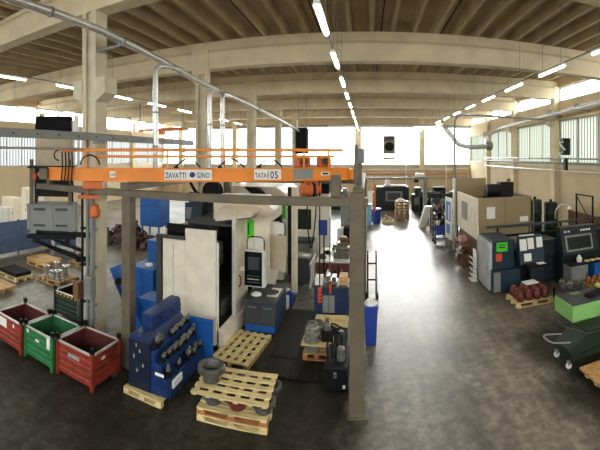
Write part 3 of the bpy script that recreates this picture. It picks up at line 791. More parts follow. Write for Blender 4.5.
# side-bay background
def cabinet(name, label, cat, x0, x1, y0, y1, h, m_, door=None, group=None, nd=2, z=0):
    t = thing(name, label, cat, ((x0 + x1) / 2, (y0 + y1) / 2, z), 0, group)
    bx('body', t, m_, x0, x1, y0, y1, z + .05, z + h, .012)
    bx('plinth', t, BLACKM, x0 + .03, x1 - .03, y0 + .03, y1 - .03, z, z + .05, 0)
    w = (x1 - x0) / nd
    for k in range(nd):
        d = bx('door', t, door or m_, x0 + k * w + .02, x0 + (k + 1) * w - .02, y0 - .015, y0, z + .10, z + h - .05, .005)
        bx('handle', d, BLACKM, x0 + (k + 1) * w - .09, x0 + (k + 1) * w - .06, y0 - .035, y0 - .015, z + h * .5, z + h * .5 + .15, 0)
    return t
cabinet('cream_cabinet', 'tall cream cabinet in the side bay before the white windows', 'cabinet', -17.2, -16.2, 13.4, 14.2, 2.6, CREAM)
cabinet('cream_cabinet', 'low cream cabinet in the side bay with rolls beside it', 'cabinet', -19.2, -18.0, 13.4, 14.1, 1.9, CREAM)
for k in range(4):
    single('white_roll', 'white upright roll standing in the side bay', 'roll', MB().lathe([(.2, 0), (.2, 1.45), (.06, 1.45), (.06, 1.4)], (-18.9 + k * .45, 12.7, 0), 14), WHITE, (-18.9 + k * .45, 12.7, 0), group='white rolls in the side bay', smooth=True)
t = thing('overhead_crane', 'distant orange overhead crane bridge in the side bay', 'crane', (-14, 24, 6.3))
bx('bridge', t, ORANGED, -16.5, -12.5, 24, 24.2, 6.25, 6.45); bx('hoist', t, ORANGED, -14.6, -14.2, 23.85, 24.3, 6.0, 6.28)
for x in (-16.4, -12.7): bx('hanger', t, GREYS, x, x + .06, 24.05, 24.12, 6.4, 8.82)

# heap pallets and blue hopper between the columns
t = thing('blue_hopper', 'tall bright blue hopper cabinet behind the gantry post', 'hopper', (-10.3, 16.4, 0))
bx('body', t, BLUE, -10.9, -9.6, 15.9, 16.9, .6, 2.4, .02); t.location = (-11.1, 17.7, 0)
for (x, y) in ((-10.8, 16.0), (-9.75, 16.0), (-10.8, 16.75), (-9.75, 16.75)): bx('leg', t, BLUE, x - .04, x + .04, y - .04, y + .04, 0, .62)
bx('seam', t, BLUED, -10.9, -9.6, 15.893, 15.9, 1.7, 1.73, 0)
t = thing('scrap_heap', 'heap of brown castings and swarf on the floor beyond the front column', 'scrap heap', (-10.6, 14.6, 0))
m = MB(); rnd = random.Random(3)
for k in range(220):
    a = rnd.random() * 2 * PI; r = rnd.random() ** .6; x = -10.6 + 2.3 * r * math.cos(a); y = 14.5 + .9 * r * math.sin(a)
    z = .05 + 1.15 * (1 - r) * rnd.random(); s = .06 + .1 * rnd.random()
    R = Matrix.Translation((x, y, z + s)) @ Matrix.Rotation(rnd.random() * 3, 4, 'X') @ Matrix.Rotation(rnd.random() * 3, 4, 'Z')
    m.box(-s, s, -s * .7, s * .7, -s * .5, s * .5, R)
o = m.build('castings', HEAPM, t); o['kind'] = 'stuff'
m = MB().lathe([(1.0, 0), (.8, .3), (.5, .7), (.2, 1.0)], (-10.6, 14.5, 0), 18); m.build('pile_core', HEAPM, t); t.location = (-11.2, 15.5, 0)
m = MB()
for k in range(26):
    a = rnd.random() * 2 * PI; r = rnd.random() ** .5; x = -8.2 + .9 * r * math.cos(a); y = 15.3 + .6 * r * math.sin(a); s = .05 + .06 * rnd.random()
    m.box(x - s, x + s, y - s, y + s, .15, .15 + .1 + .35 * rnd.random())
t2 = pallet('pallet heaped with small grey castings beside the scrap heap', -9.1, -7.3, 14.7, 15.9, wood=WOODD)
m.bm.transform(Matrix.Identity(4)); 
o = single('small_castings', 'small grey castings crowded on the pallet beside the scrap heap', 'castings', m, IRON, (-8.2, 15.3, .15)); o['kind'] = 'stuff'

# ================================================================ machine cell inside the gantry
# the near machining centre: door slid open over a black interior
t = thing('machining_center', 'large cream machining centre with its door open on a black interior', 'machine', (-4.2, 9.2, 0))
X0, X1, Y0, Y1 = -4.75, -3.3, 8.0, 10.9
m = MB()                                            # housing left open on the aisle side
m.box(X0, X1, Y0, Y0 + .05, 0, 2.42).box(X0, X0 + .06, Y0, Y1, 0, 2.62).box(X0, X1, Y1 - .06, Y1, 0, 2.62)
m.box(X0, X1, Y0, Y1, .0, .42)
m.build('housing', CREAM, t, .01)
bx('roof_plate', t, CUTOFF, X0, X1, 9.2, Y1, 2.56, 2.62, .005)
bx('interior_far', t, DARKINT, X0 + .07, X1 - .005, Y1 - .09, Y1 - .065, .42, 2.55, 0)
bx('interior', t, DARKINT, X0 + .07, X0 + .09, Y0 + .06, Y1 - .07, .42, 2.55, 0)
bx('interior_floor', t, DARKINT, X0 + .07, X1 - .02, Y0 + .06, Y1 - .07, .421, .44, 0)
bx('interior_end', t, DARKINT, X0 + .07, X1 - .02, Y0 + .055, Y0 + .07, .44, 2.4, 0)
sp = MB().lathe([(.10, 0), (.14, .15), (.22, .2), (.22, .75)], (-3.95, 9.35, 1.35), 16); sp.build('spindle', STEEL, t, 0, True)
bx('work_table', t, IRON, -4.5, -3.5, 8.7, 10.2, .44, .8, .01)
d = bx('front_panel', t, CREAM, -4.12, -3.34, 7.93, 7.995, .1, 2.70, .012)
bx('panel_edge', d, WHITE, -3.36, -3.335, 7.925, 8.0, .1, 2.70, .004)
sd = bx('side_panel', t, CREAM, -4.74, -4.13, 7.95, 7.995, .1, 2.4, .012)
bx('panel_seam', sd, GREYS, -4.45, -4.44, 7.946, 7.95, .15, 2.3, 0)
fr = bx('corner_frame', t, CUTOFF, -4.9, -4.76, 7.9, 8.05, .0, 2.48, .01)
bx('top_rail', t, CUTOFF, -4.9, -4.1, 7.9, 7.98, 2.42, 2.5, .008)
dr = bx('sliding_door', t, CREAM, -3.32, -3.24, 9.0, 10.0, .35, 2.95, .015)
bx('door_edge', dr, WHITE, -3.33, -3.235, 8.97, 9.02, .35, 2.9, .006)
tb('handle', dr, RED, [(-3.22, 9.18, 1.05), (-3.17, 9.18, 1.12), (-3.17, 9.18, 1.3), (-3.22, 9.18, 1.36)], .018)
fp = bx('front_plate', t, CREAM, -3.235, -2.56, 9.76, 9.81, 1.15, 2.78, .008)
bx('green_sign', fp, SGREEN, -3.20, -2.99, 9.752, 9.76, 2.2, 2.68, 0)
bx('sign_bars', fp, DGREEN, -3.15, -3.12, 9.746, 9.752, 2.28, 2.6, 0)
bx('warning_label', fp, PAPER, -3.16, -3.02, 9.752, 9.76, 1.95, 2.1, 0)
bx('door_notice', dr, PAPER, -3.239, -3.234, 9.15, 9.35, 2.0, 2.3, 0)
MB().prism([(-3.295, 0), (-3.14, 0), (-3.18, .34), (-3.295, .42)], 'y', 8.0, 9.95).build('skirt', CREAM, t, .01)
hd = MB().prism([(-3.85, 2.70), (-2.85, 2.86), (-2.80, 3.0), (-3.75, 3.05)], 'y', 9.1, 9.8).build('roof_hood', CREAM, t, .012)
MB().prism([(-3.8, 2.68), (-2.9, 2.825), (-2.9, 2.85), (-3.8, 2.705)], 'y', 9.12, 9.78).build('hood_underside', CUTOFF, hd)
MB().prism([(-3.5, 2.5), (-2.72, 2.5), (-2.45, 2.72), (-2.45, 2.95), (-2.8, 3.28), (-4.2, 3.28), (-4.2, 2.62), (-3.5, 2.62)], 'y', 9.82, 10.8).build('upper_enclosure', CREAM, t, .012)
MB().prism([(-3.2, .1), (-2.8, .1), (-2.55, 1.1), (-2.55, 2.5), (-3.2, 2.5)], 'y', 10.27, 10.85).build('right_enclosure', CREAM, t, .012)
bx('top_rail_tube', t, BLACKM, -4.7, -3.35, 8.08, 8.16, 2.55, 2.75)

t = thing('control_pendant', 'control pendant with a dark keypad beside the open machine door', 'control panel', (-2.85, 9.25, .9))
bx('case', t, WHITE, -3.1, -2.56, 9.28, 9.5, 1.05, 1.98, .012)
bx('keypad', t, SCREEN, -3.095, -2.63, 9.268, 9.28, 1.08, 1.95, .004)
bx('screen', t, CUTOFF, -3.0, -2.70, 9.262, 9.268, 1.5, 1.82, 0)
for j in range(3): bx('key_row', t, BEIGEP if j == 1 else CUTOFF, -3.02, -2.70, 9.262, 9.268, 1.16 + j * .08, 1.19 + j * .08, 0)
m = MB().tube(sm([(-3.06, 9.38, 1.97), (-3.06, 9.38, 2.32), (-2.6, 9.38, 2.32), (-2.6, 9.38, 1.97)]), .014, 6); m.build('wire_frame', BLACK, t)
bx('clipped_sheet', t, PAPER, -2.84, -2.62, 9.36, 9.365, 2.02, 2.28, 0); bx('small_label', t, PAPER, -3.02, -2.9, 9.36, 9.365, 2.05, 2.14, 0)
bx('support_arm', t, CREAM, -3.25, -3.08, 9.36, 9.46, 1.4, 1.5)
t = thing('back_pendant', 'beige control box seen from its back, hung over the aisle side of the cell', 'control box', (-2.4, 10.3, 1.3))
MB().prism([(-2.80, 1.42), (-2.04, 1.26), (-2.0, 2.24), (-2.84, 2.26)], 'y', 9.98, 10.03).build('back_plate', BEIGEP, t, .01)
bx('case', t, BEIGEP, -2.75, -2.12, 10.03, 10.2, 1.5, 2.2, .02)
m = MB().tube(sm([(-2.66, 10.1, 2.2), (-2.66, 10.1, 2.62), (-2.08, 10.1, 2.62), (-2.08, 10.1, 2.2)]), .012, 6); m.build('wire_frame', BLACK, t)
bx('clipped_sheet', t, PAPER, -2.62, -2.12, 10.09, 10.095, 2.27, 2.58, 0)
t.location = (-2.53, 10.3, 1.3)
tb('hanging_arm', t, GREYS, sm([(-2.55, 10.5, 2.9), (-2.9, 10.3, 2.3), (-2.9, 10.2, 1.9), (-2.7, 10.15, 1.8)]), .03)

# grey-fronted blue cart by the machine
t = thing('tool_cart', 'blue cart with grey drawer fronts and a cluttered top beside the machine', 'cart', (-2.6, 9.5, 0))
bx('body', t, NAVY, -3.0, -2.2, 8.98, 10.2, .06, .78, .01)
for k in range(2):
    d = bx('drawer', t, CUTOFF, -2.98 + k * .39, -2.60 + k * .39, 8.955, 8.98, .26, .75, .006)
    bx('handle', d, STEEL, -2.9 + k * .39, -2.69 + k * .39, 8.935, 8.955, .66, .69, 0)
bx('blue_kickboard', t, BLUE, -2.97, -2.23, 8.96, 8.98, .08, .24, .004)
bx('top_plate', t, CUTOFF, -3.02, -2.18, 8.94, 10.24, .78, .84, .01)
for (x, y) in ((-2.9, 9.1), (-2.3, 9.1), (-2.9, 10.1), (-2.3, 10.1)): MB().lathe([(.05, -.02), (.05, .02)], (x, y, .05), 10, 'x').build('wheel', RUBBER, t)
single('paper_sheet', 'white paper sheet lying on the blue cart', 'paper', MB().box(-2.52, -2.24, 9.3, 9.95, .841, .845), PAPER, (-2.4, 9.6, .841))
single('steel_dish', 'round steel dish lying on the sheet on the blue cart', 'dish', MB().lathe([(.05, 0), (.15, .0), (.19, .03), (.17, .03), (.13, .012), (.03, .012)], (-2.45, 9.55, .846), 20), CUTOFF, (-2.45, 9.55, .846), smooth=True)
single('cleaning_cloth', 'crumpled white cloth on the blue cart next to the dish', 'cloth', MB().lathe([(.14, 0), (.13, .03), (.07, .06), (.02, .05)], (-2.8, 9.35, .841), 9), PAPER, (-2.8, 9.35, .841))

# second machine further in
t = thing('machining_center', 'white machining centre standing behind the open cream one', 'machine', (-3.6, 13.4, 0))
bx('body', t, CREAM, -4.5, -2.75, 12.4, 15.2, .05, 2.6, .02)
MB().prism([(-4.4, 2.6), (-2.75, 2.6), (-2.3, 2.85), (-2.3, 3.15), (-2.6, 3.35), (-4.2, 3.35)], 'y', 12.5, 15.0).build('roof_hood', CREAM, t, .015)
MB().prism([(-2.74, .05), (-2.45, .05), (-2.3, 1.2), (-2.3, 2.6), (-2.74, 2.6)], 'y', 13.0, 14.9).build('front_enclosure', WHITE, t, .012)
bx('door_window', t, SCREEN, -2.299, -2.29, 13.4, 14.5, 1.5, 2.4, 0)
bx('green_sign', t, SGREEN, -2.5, -2.38, 12.98, 12.995, 2.2, 2.8, 0)
MB().prism([(-3.6, 3.36), (-3.15, 3.36), (-2.35, 2.6), (-2.35, 1.8), (-2.6, 1.8), (-2.6, 2.5)], 'y', 12.05, 12.35).build('bellows_cover', BLACKM, t, .01)
t.location = (-4.05, 13.4, 0)
bx('bellows_bracket', t, BLACKM, -3.4, -2.7, 12.3, 12.42, 1.7, 2.4)
# third machine with dark window
t = thing('machining_center', 'white machine with a square dark window and a grey table, farthest in the cell', 'machine', (-1.6, 17, 0))
bx('body', t, WHITE, -3.0, -1.55, 16.4, 18.4, .05, 3.2, .02)
bx('window_surround', t, CREAM, -2.75, -1.9, 16.36, 16.4, 1.1, 2.2, .01)
bx('dark_window', t, SCREEN, -2.66, -1.97, 16.34, 16.36, 1.2, 2.08, 0)
bx('table', t, CUTOFF, -2.7, -1.8, 15.6, 16.38, .75, .88, .02)
bx('table_base', t, GREYS, -2.6, -1.9, 15.7, 16.35, 0, .75, .02)
bx('dark_cap', t, BLACKM, -1.9, -1.2, 16.5, 17.2, 2.75, 3.2, .02)
t.location = (-2.05, 17, 0)
bx('side_column', t, WHITE, -1.54, -1.2, 16.6, 17.4, .05, 2.75, .01)
t = thing('machine_column', 'pale machine column with a black stripe between the two white machines', 'machine column', (-2.35, 12.6, 0))
bx('column', t, CREAM, -2.12, -1.95, 11.9, 12.1, .03, 3.4, .01); bx('stripe', t, BLACK, -2.24, -2.121, 11.9, 12.1, .6, 3.4, .005)
bx('foot', t, GREYS, -2.3, -1.9, 11.8, 12.2, 0, .03); t.location = (-2.63, 12.6, 0)
t = thing('work_bench', 'dark bench littered with yellow tools and papers before the second machine', 'bench', (-2.2, 11.6, 0))
bx('body', t, CUTOFF, -2.6, -1.9, 11.1, 11.75, .05, .9, .012); bx('top_plate', t, STEEL, -2.64, -1.86, 11.05, 11.8, .9, .95, .005)
for x in (-2.5, -2.0): bx('foot', t, BLACK, x - .05, x + .05, 11.2, 11.6, 0, .06)
t.location = (-2.28, 13.3, 0)
single('paper_sheet', 'white paper sheet on the dark littered bench', 'paper', MB().box(-2.23, -1.98, 12.9, 13.2, .951, .955), PAPER, (-2.1, 13.0, .951))
single('yellow_tool', 'yellow hand tool lying on the dark littered bench', 'tool', MB().box(-2.63, -2.38, 13.0, 13.06, .951, .99).box(-2.44, -2.36, 12.98, 13.1, .951, 1.0), YELLOW, (-2.5, 13.0, .951))
single('hand_tool', 'white handled tool on the dark littered bench', 'tool', MB().tube([(-2.33, 12.9, .972), (-2.25, 13.2, .985)], .018, 8), WHITE, (-2.3, 13.0, .951))

# blue cabinet with machine parts, maroon cabinet, sign pole
t = thing('parts_cabinet', 'navy blue cabinet with a grey door, loaded with parts behind the front post', 'cabinet', (-.95, 10.3, 0))
bx('body', t, NAVY, -1.42, -.5, 10.1, 10.8, .05, .88, .012); bx('plinth', t, BLACKM, -1.38, -.54, 10.15, 10.75, 0, .05, 0)
d = bx('door', t, GREYBOX, -1.18, -.86, 10.075, 10.1, .22, .68, .006); bx('seam', d, BLACK, -1.025, -1.015, 10.07, 10.075, .24, .66, 0)
bx('top_plate', t, CUTOFF, -1.45, -.47, 10.07, 10.83, .88, .92, .006)
t = thing('bench_vise', 'grey steel vise on the navy cabinet', 'vise', (-1.0, 10.35, .92))
bx('base', t, STEEL, -1.15, -.82, 10.2, 10.6, .92, 1.0, .01); bx('jaw', t, STEEL, -1.12, -1.0, 10.22, 10.55, 1.0, 1.15, .01); bx('jaw', t, STEEL, -.95, -.84, 10.22, 10.55, 1.0, 1.13, .01)
tb('screw', t, STEEL, [(-.98, 10.0, 1.05), (-.98, 10.2, 1.05)], .025); bx('red_clamp', t, SRED, -1.0, -.94, 10.0, 10.06, .75, 1.09)
single('white_carton', 'white carton on the navy cabinet beside the vise', 'carton', MB().box(-1.4, -1.2, 10.15, 10.5, .92, 1.12), PAPER, (-1.3, 10.3, .92), bevel=.005)
single('cardboard_tray', 'tan carton on the navy cabinet against the front post', 'carton', MB().box(-.75, -.52, 10.2, 10.6, .92, 1.15), PLY, (-.62, 10.4, .92), bevel=.005)
t = cabinet('tool_cabinet', 'maroon cabinet with a white top in the middle of the cell', 'cabinet', -1.78, -.5, 13.4, 15.3, .62, MAROONP, nd=3)
bx('white_top', t, WHITE, -1.82, -.46, 13.35, 15.35, .62, .68, .006)
t = thing('gearbox', 'dark lathe chuck and castings on the white topped maroon cabinet', 'machine part', (-.9, 14, .68))
bx('base', t, IRON, -1.2, -.65, 13.7, 14.2, .68, .9, .02); MB().lathe([(.26, 0), (.28, .14), (.2, .2), (.2, .34)], (-.9, 13.95, .9), 16).build('chuck', STEEL, t, 0, True)
MB().lathe([(.15, 0), (.18, .12), (.1, .2)], (-.85, 13.95, 1.24), 12).build('casting', BROWN, t, 0, True)
t = thing('sign_stand', 'blue board on a thin black pole in the machine cell', 'sign', (-1.62, 14.9, 0))
bx('foot', t, BLACK, -1.85, -1.4, 14.75, 15.05, 0, .03); tb('pole', t, BLACK, [(-1.62, 14.9, .03), (-1.62, 14.9, 2.0)], .025)
t.location = (-1.47, 12.9, 0)
bx('board', t, BINBLUE, -1.8, -1.5, 14.85, 14.89, 1.7, 2.22, .01)
tb('side_pole', t, GREYS, [(-1.42, 14.9, .03), (-1.42, 14.9, 2.3)], .015)
t = thing('mesh_guard', 'white diamond mesh guard standing beside the maroon cabinet', 'guard', (-2.0, 13.2, 0))
m = MB()
for k in range(9):
    a = k * .12; m.tube([(-2.1, 12.4 + a, .1), (-2.1, 12.4 + a + .35, .8)], .008, 4); m.tube([(-2.1, 12.4 + a + .35, .1), (-2.1, 12.4 + a, .8)], .008, 4)
m.build('mesh', WHITE, t); t.location = (-1.77, 13.2, 0); bx('frame', t, WHITE, -2.12, -2.08, 12.35, 13.8, .0, .1, 0); bx('frame', t, WHITE, -2.12, -2.08, 12.35, 13.8, .8, .84, 0)

# floor plates and ribbed mats
def mat_on_floor(label, x0, x1, y0, y1, m_, n=12, axis='y', h=.03):
    m = MB().box(x0, x1, y0, y1, .0, h)
    for k in range(n):
        if axis == 'y':
            c = x0 + (x1 - x0) * (k + .5) / n; m.box(c - .018, c + .018, y0 + .03, y1 - .03, h - .001, h + .014)
        else:
            c = y0 + (y1 - y0) * (k + .5) / n; m.box(x0 + .03, x1 - .03, c - .018, c + .018, h - .001, h + .014)
    return single('floor_mat', label, 'mat', m, m_, ((x0 + x1) / 2, (y0 + y1) / 2, 0))
mat_on_floor('ribbed dark mat in front of the stacked ring pallet', -2.1, -.72, 7.3, 8.0, MATB, 16)
mat_on_floor('ribbed dark mat along the blue cart and ring pallet', -2.1, -1.5, 8.02, 10.6, MATB, 9)
mat_on_floor('worn shiny tread plate between the machines', -2.15, -1.45, 10.7, 14.4, PLATE, 20, 'x')
# slatted pallet lying on its own
pallet('slatted wooden pallet lying on the dark floor in front of the open machine', -3.17, -2.33, 7.42, 8.85, h=.12, along='y', nb=5, slots=6, gap=.85, block=WOODD, rz=-.10)

# ---- front stack: two low pallets, rings, slatted pallet, one ring on top
p1 = pallet('lowest pallet of the front stack carrying grey rings', -2.77, -1.58, 5.74, 6.54, h=.115, rz=.06)
p2 = pallet('second pallet of the front stack, under the grey rings', -2.77, -1.58, 5.74, 6.54, h=.115, z=.115, rz=.06, block=WOODO)
def ring(label, x, y, z, R, h, m_=IRON, group=None, hub=.62):
    prof = [(R * hub, 0), (R * hub * 1.05, h * .45), (R * .95, h * .62), (R, h * .72), (R, h * .95), (R * .95, h), (R * .72, h), (R * .66, h * .9), (R * .60, h * .45), (R * .30, h * .4), (R * .28, 0)]
    return single('brake_drum', label, 'drum', MB().lathe(prof, (x, y, z), 28, closed=True), m_, (x, y, z), group=group, smooth=True)
for k, (x, y) in enumerate([(-2.54, 5.94), (-2.11, 5.96), (-1.68, 5.99), (-2.56, 6.36), (-2.12, 6.39), (-1.68, 6.42)]):
    ring('reddish cast drum at the middle front between the decks of the pallet stack' if k == 1 else 'grey cast drum in the %s row between the decks of the front pallet stack' % ('front', 'back')[k // 3], x, y, .231, .21, .19, IRON if k != 1 else MAROON, 'drums inside the front stack')
t = thing('slatted_board', 'slatted wooden board laid as a lid over the drums of the front stack', 'board', (-2.2, 6.16, .422), .06)
m = MB(); x0, x1, y0, y1 = -2.88, -1.56, 5.72, 6.62
for k in range(5): m.box(x0, x1, y0 + k * .2, y0 + k * .2 + .108, .448, .466)
m.build('slats', WOOD, t)
m = MB()
for k in range(6): c = x0 + .06 + k * .24; m.box(c - .04, c + .04, y0 + .005, y1 - .02, .422, .448)
m.build('cross_boards', WOOD, t)
ring('large grey drum standing on the slatted lid of the front stack', -2.66, 6.13, .471, .245, .26, IRON)

# ---- pallet with stacked bright rings
pallet('small pallet with orange blocks under the stacked bright rings', -1.38, -.78, 8.08, 8.9, h=.15, wood=WOODD, block=WOODO)
def wheelring(label, x, y, z, R, h, group):
    prof = [(R, 0), (R, h * .25), (R * .7, h * .4), (R * .66, h), (R * .5, h), (R * .5, 0)]
    return single('bright_ring', label, 'ring', MB().lathe(prof, (x, y, z), 24, closed=True), CHROME, (x, y, z), group=group, smooth=True)
for (x, y) in ((-1.2, 8.3), (-.95, 8.66)): wheelring('bright ring on the lower deck of the ring pallet', x, y, .151, .17, .17, 'rings on the lower deck')
single('spacer_board', 'wooden spacer board between the layers of bright rings', 'board', MB().box(-1.42, -.74, 8.05, 8.92, .322, .345), WOOD, (-1.1, 8.5, .322), bevel=.003)
for (x, y) in ((-1.2, 8.28), (-1.12, 8.68)):
    for k in range(3 if y < 8.5 else 2):
        wheelring('bright ring in the stacks on top of the ring pallet', x, y, .346 + k * .131, .20 - .02 * k, .13, 'rings stacked on top')
t = thing('casting_block', 'black casting block beside the bright ring stacks', 'casting', (-.88, 8.45, .346))
bx('body', t, BLACKM, -.99, -.76, 8.2, 8.6, .346, .55, .03); MB().lathe([(.1, 0), (.1, .1), (.05, .15), (.05, .25)], (-.88, 8.4, .55), 12).build('neck', STEEL, t, 0, True)
t = thing('slatted_board', 'pale slatted board on a grey trestle behind the bright rings', 'board', (-.9, 9.4, 0))
m = MB()
for k in range(5): m.box(-1.3, -.5, 9.1 + k * .13, 9.2 + k * .13, .30, .32)
for k in range(5): m.box(-1.28 + k * .18, -1.18 + k * .18, 9.1, 9.72, .28, .30)
m.build('slats', WOOD, t)
for x in (-1.2, -.62): bx('trestle', t, GREYS, x - .03, x + .03, 9.15, 9.65, 0, .28)
# black hydraulic unit and hoses by the front post
t = thing('hydraulic_unit', 'black oily hydraulic unit with hoses next to the front gantry post', 'hydraulic unit', (-.55, 7.4, 0))
bx('tank', t, BLACK, -.80, -.36, 7.0, 7.9, .05, .48, .02)
for y in (7.1, 7.9): bx('skid', t, BLACK, -.70, -.34, y - .05, y + .05, 0, .05)
MB().lathe([(.11, 0), (.12, .05), (.12, .32), (.06, .36)], (-.52, 7.7, .48), 16).build('pump_motor', CUTOFF, t, 0, True)
MB().lathe([(.08, 0), (.08, .22), (.04, .26)], (-.5, 7.3, .48), 14).build('filter', STEEL, t, 0, True)
for k in range(5):
    tb('hose', t, RUBBER, sm([(-.74 + k * .07, 7.2 + k * .12, .48), (-.78 + k * .1, 7.25 + k * .1, .8 + .06 * (k % 3)), (-.6 - k * .05, 7.6 + k * .08, .95 - .09 * (k % 2)), (-.5, 7.95, .3)], 4), .018)
bx('gauge_block', t, STEEL, -.62, -.56, 6.97, 7.0, .3, .4); bx('white_cap', t, WHITE, -.45, -.40, 6.96, 7.0, .12, .17)
# slim blue waste bin
t = thing('waste_bin', 'slim blue plastic bin with a white bag just behind the front post', 'bin', (.09, 8.95, 0))
MB().prism([(-.03, 0), (.21, 0), (.25, .86), (-.07, .86)], 'y', 8.8, 9.15).build('bin_body', BINBLUE, t, .012)
bx('rim', t, BINBLUE, -.09, .27, 8.78, 9.17, .86, .90, .01)
MB().lathe([(.15, 0), (.16, .05), (.10, .1), (.03, .07)], (.09, 8.97, .90), 9).build('bag', PAPER, t)

# ---- blue tool-holder rack in front, standing on a pallet
pallet('pale pallet under the near end of the blue tool rack', -4.22, -3.40, 5.66, 6.4, h=.12, rz=-.02)
t = thing('tool_rack', 'dark blue stepped steel rack of tool holders before the cream machine', 'tool rack', (-3.75, 6.4, .12))
MB().prism([(-4.15, .121), (-3.34, .121), (-3.34, .42), (-3.46, .44), (-3.48, .66), (-3.60, .68), (-3.62, .88), (-3.74, .90), (-3.92, 1.08), (-4.15, 1.08)], 'y', 5.78, 7.25).build('body', BLUED, t, .012)
bx('end_panel', t, mat('rack_end_blue', '101d38', .5, dark=.6), -4.17, -3.70, 5.75, 5.78, .13, 1.0, .004)
bk = MB().prism([(-4.14, 1.081), (-3.88, 1.03), (-3.90, 1.30), (-3.95, 1.34), (-4.14, 1.34)], 'y', 6.15, 7.3).build('slotted_block', BLUED, t, .012)
for k in range(6):
    MB().lathe([(.026, 0), (.026, -.004)], (-3.888, 6.27 + k * .2, 1.18), 10, 'x').build('bore', BLACKM if k % 2 else CHROME, bk)
bx('skirt_panel', t, BLUED, -3.335, -3.30, 5.80, 7.2, .121, .40, .006)
bx('far_panel', t, BLUE, -3.75, -3.12, 7.255, 7.29, .0, .98, .006)
bx('foot', t, BLACK, -4.1, -3.36, 7.0, 7.2, .0, .12)
for (xx, zz) in ((-4.0, .95), (-3.92, .86), (-4.05, .74), (-3.85, .62), (-3.98, .5)): MB().tube([(xx, 5.749, zz), (xx + .03, 5.72, zz - .05)], .018, 8).build('clip', CHROME, t)
bx('name_tag', t, PAPER, -3.60, -3.42, 5.772, 5.779, .48, .53, 0)
th = None
for r, (xs, z, txt) in enumerate(((-3.40, .435, 'lowest'), (-3.54, .675, 'middle'), (-3.68, .895, 'upper'))):
    cnt = 0
    for k in range(8):
        y = 5.90 + k * .17 + random.uniform(-.02, .02)
        if random.random() < .12: continue
        lab = '%s steel tool holder from the camera on the %s step of the blue rack' % (ORD[cnt], txt); cnt += 1
        if th is None:
            th = thing('tool_holder', lab, 'tool', (xs, y, z), 0, 'tool holders on the blue rack')
            MB().lathe([(.030, 0), (.045, .03), (.066, .035), (.066, .065), (.056, .07), (.056, .085), (.066, .09), (.066, .115)], (xs, y, z), 14).build('flange', BLACKM, th, 0, True)
            MB().lathe([(.042, .115), (.045, .17), (.030, .18), (.026, .24)], (xs, y, z), 12).build('collet', STEEL, th, 0, True)
        else:
            o = dup(th, (xs, y, z), 0, lab, 'tool holders on the blue rack')
            s_ = random.uniform(.8, 1.25); o.scale = (s_, s_, s_)
            o.rotation_euler = (random.uniform(-.12, .12), random.uniform(.25, .6), 0)
t = thing('wiper_rag', 'white rag hung over the lower step of the blue tool rack', 'rag', (-3.3, 6.0, .3))
MB().prism([(-3.299, .30), (-3.27, .28), (-3.265, .40), (-3.299, .43)], 'y', 5.85, 6.2).build('cloth', PAPER, t, .01)

# ---- blue swarf conveyor, boxes and pumps behind the rack
t = thing('swarf_conveyor', 'bright blue swarf conveyor rising behind the blue tool rack', 'conveyor', (-5.4, 8.2, 0))
MB().prism([(7.7, .05), (8.2, .05), (9.2, .05), (10.6, 1.7), (10.6, 2.1), (10.25, 2.15), (8.8, .55), (7.7, .5)], 'x', -5.45, -4.98).build('trough', BLUE, t, .012)
t.location = (-5.4, 8.62, 0)
bx('base_box', t, BLUE, -5.55, -4.95, 7.66, 8.3, .06, .75, .015)
for y in (7.75, 9.0): bx('foot', t, BLACK, -5.4, -5.05, y, y + .12, 0, .07)
bx('leg', t, BLUE, -5.4, -5.3, 10.3, 10.4, 0, 1.7)
MB().lathe([(.1, -.15), (.1, .15)], (-5.62, 10.3, 1.9), 12, 'x').build('drive_motor', CUTOFF, t, 0, True)
t = thing('coolant_tank', 'bright blue coolant tank box beside the gantry post', 'tank', (-6.4, 9.8, 0))
bx('body', t, BLUE, -6.85, -6.05, 9.6, 10.4, .04, .95, .015); bx('lid', t, BLUE, -6.88, -6.02, 9.57, 10.43, .95, 1.0, .008)
bx('plinth', t, BLACK, -6.8, -6.1, 9.65, 10.35, 0, .04, 0); tb('filler', t, PAPER, [(-6.4, 9.9, 1.0), (-6.4, 9.9, 1.06)], .12)
bx('seam', t, BLUED, -6.46, -6.45, 9.592, 9.6, .06, .93, 0)
t = thing('coolant_tank', 'narrow tall blue tank box behind the squat coolant tank', 'tank', (-6.7, 11, 0))
bx('body', t, BLUE, -7.05, -6.55, 10.8, 11.3, .04, 1.55, .015); bx('plinth', t, BLACK, -7.0, -6.6, 10.85, 11.25, 0, .04, 0)
t = thing('inclined_elevator', 'blue inclined elevator leg leaning beside the front column', 'elevator', (-5.75, 7.9, 0))
MB().prism([(-5.42, .05), (-5.15, .05), (-6.05, 1.55), (-6.25, 1.45)], 'y', 7.75, 8.05).build('trough', BLUE, t, .012)
MB().prism([(-5.5, .3), (-5.42, .25), (-5.98, 1.2), (-6.05, 1.15)], 'y', 7.70, 7.75).build('side_rib', BLUED, t)
tb('end_roller', t, BLACK, [(-5.9, 7.68, 1.2), (-5.9, 7.76, 1.2)], .09, 12)
bx('foot', t, BLACK, -5.45, -5.12, 7.72, 8.08, 0, .06)
single('spray_bottle', 'small yellow spray can on the floor by the blue elevator', 'can', MB().lathe([(.04, 0), (.04, .2), (.02, .23), (.02, .27)], (-5.55, 7.2, 0), 12), YELLOW, (-5.55, 7.2, 0), smooth=True)
t = thing('chip_elevator', 'dark teal chip elevator slanting up behind the cream side panel', 'conveyor', (-5.4, 11.5, 0))
MB().prism([(-5.9, .6), (-5.55, .5), (-5.15, 2.9), (-5.15, 3.1), (-5.5, 3.1)], 'y', 11.2, 11.65).build('trough', mat('dark_teal_conveyor', '1b3038', .45, dark=.7), t, .012)
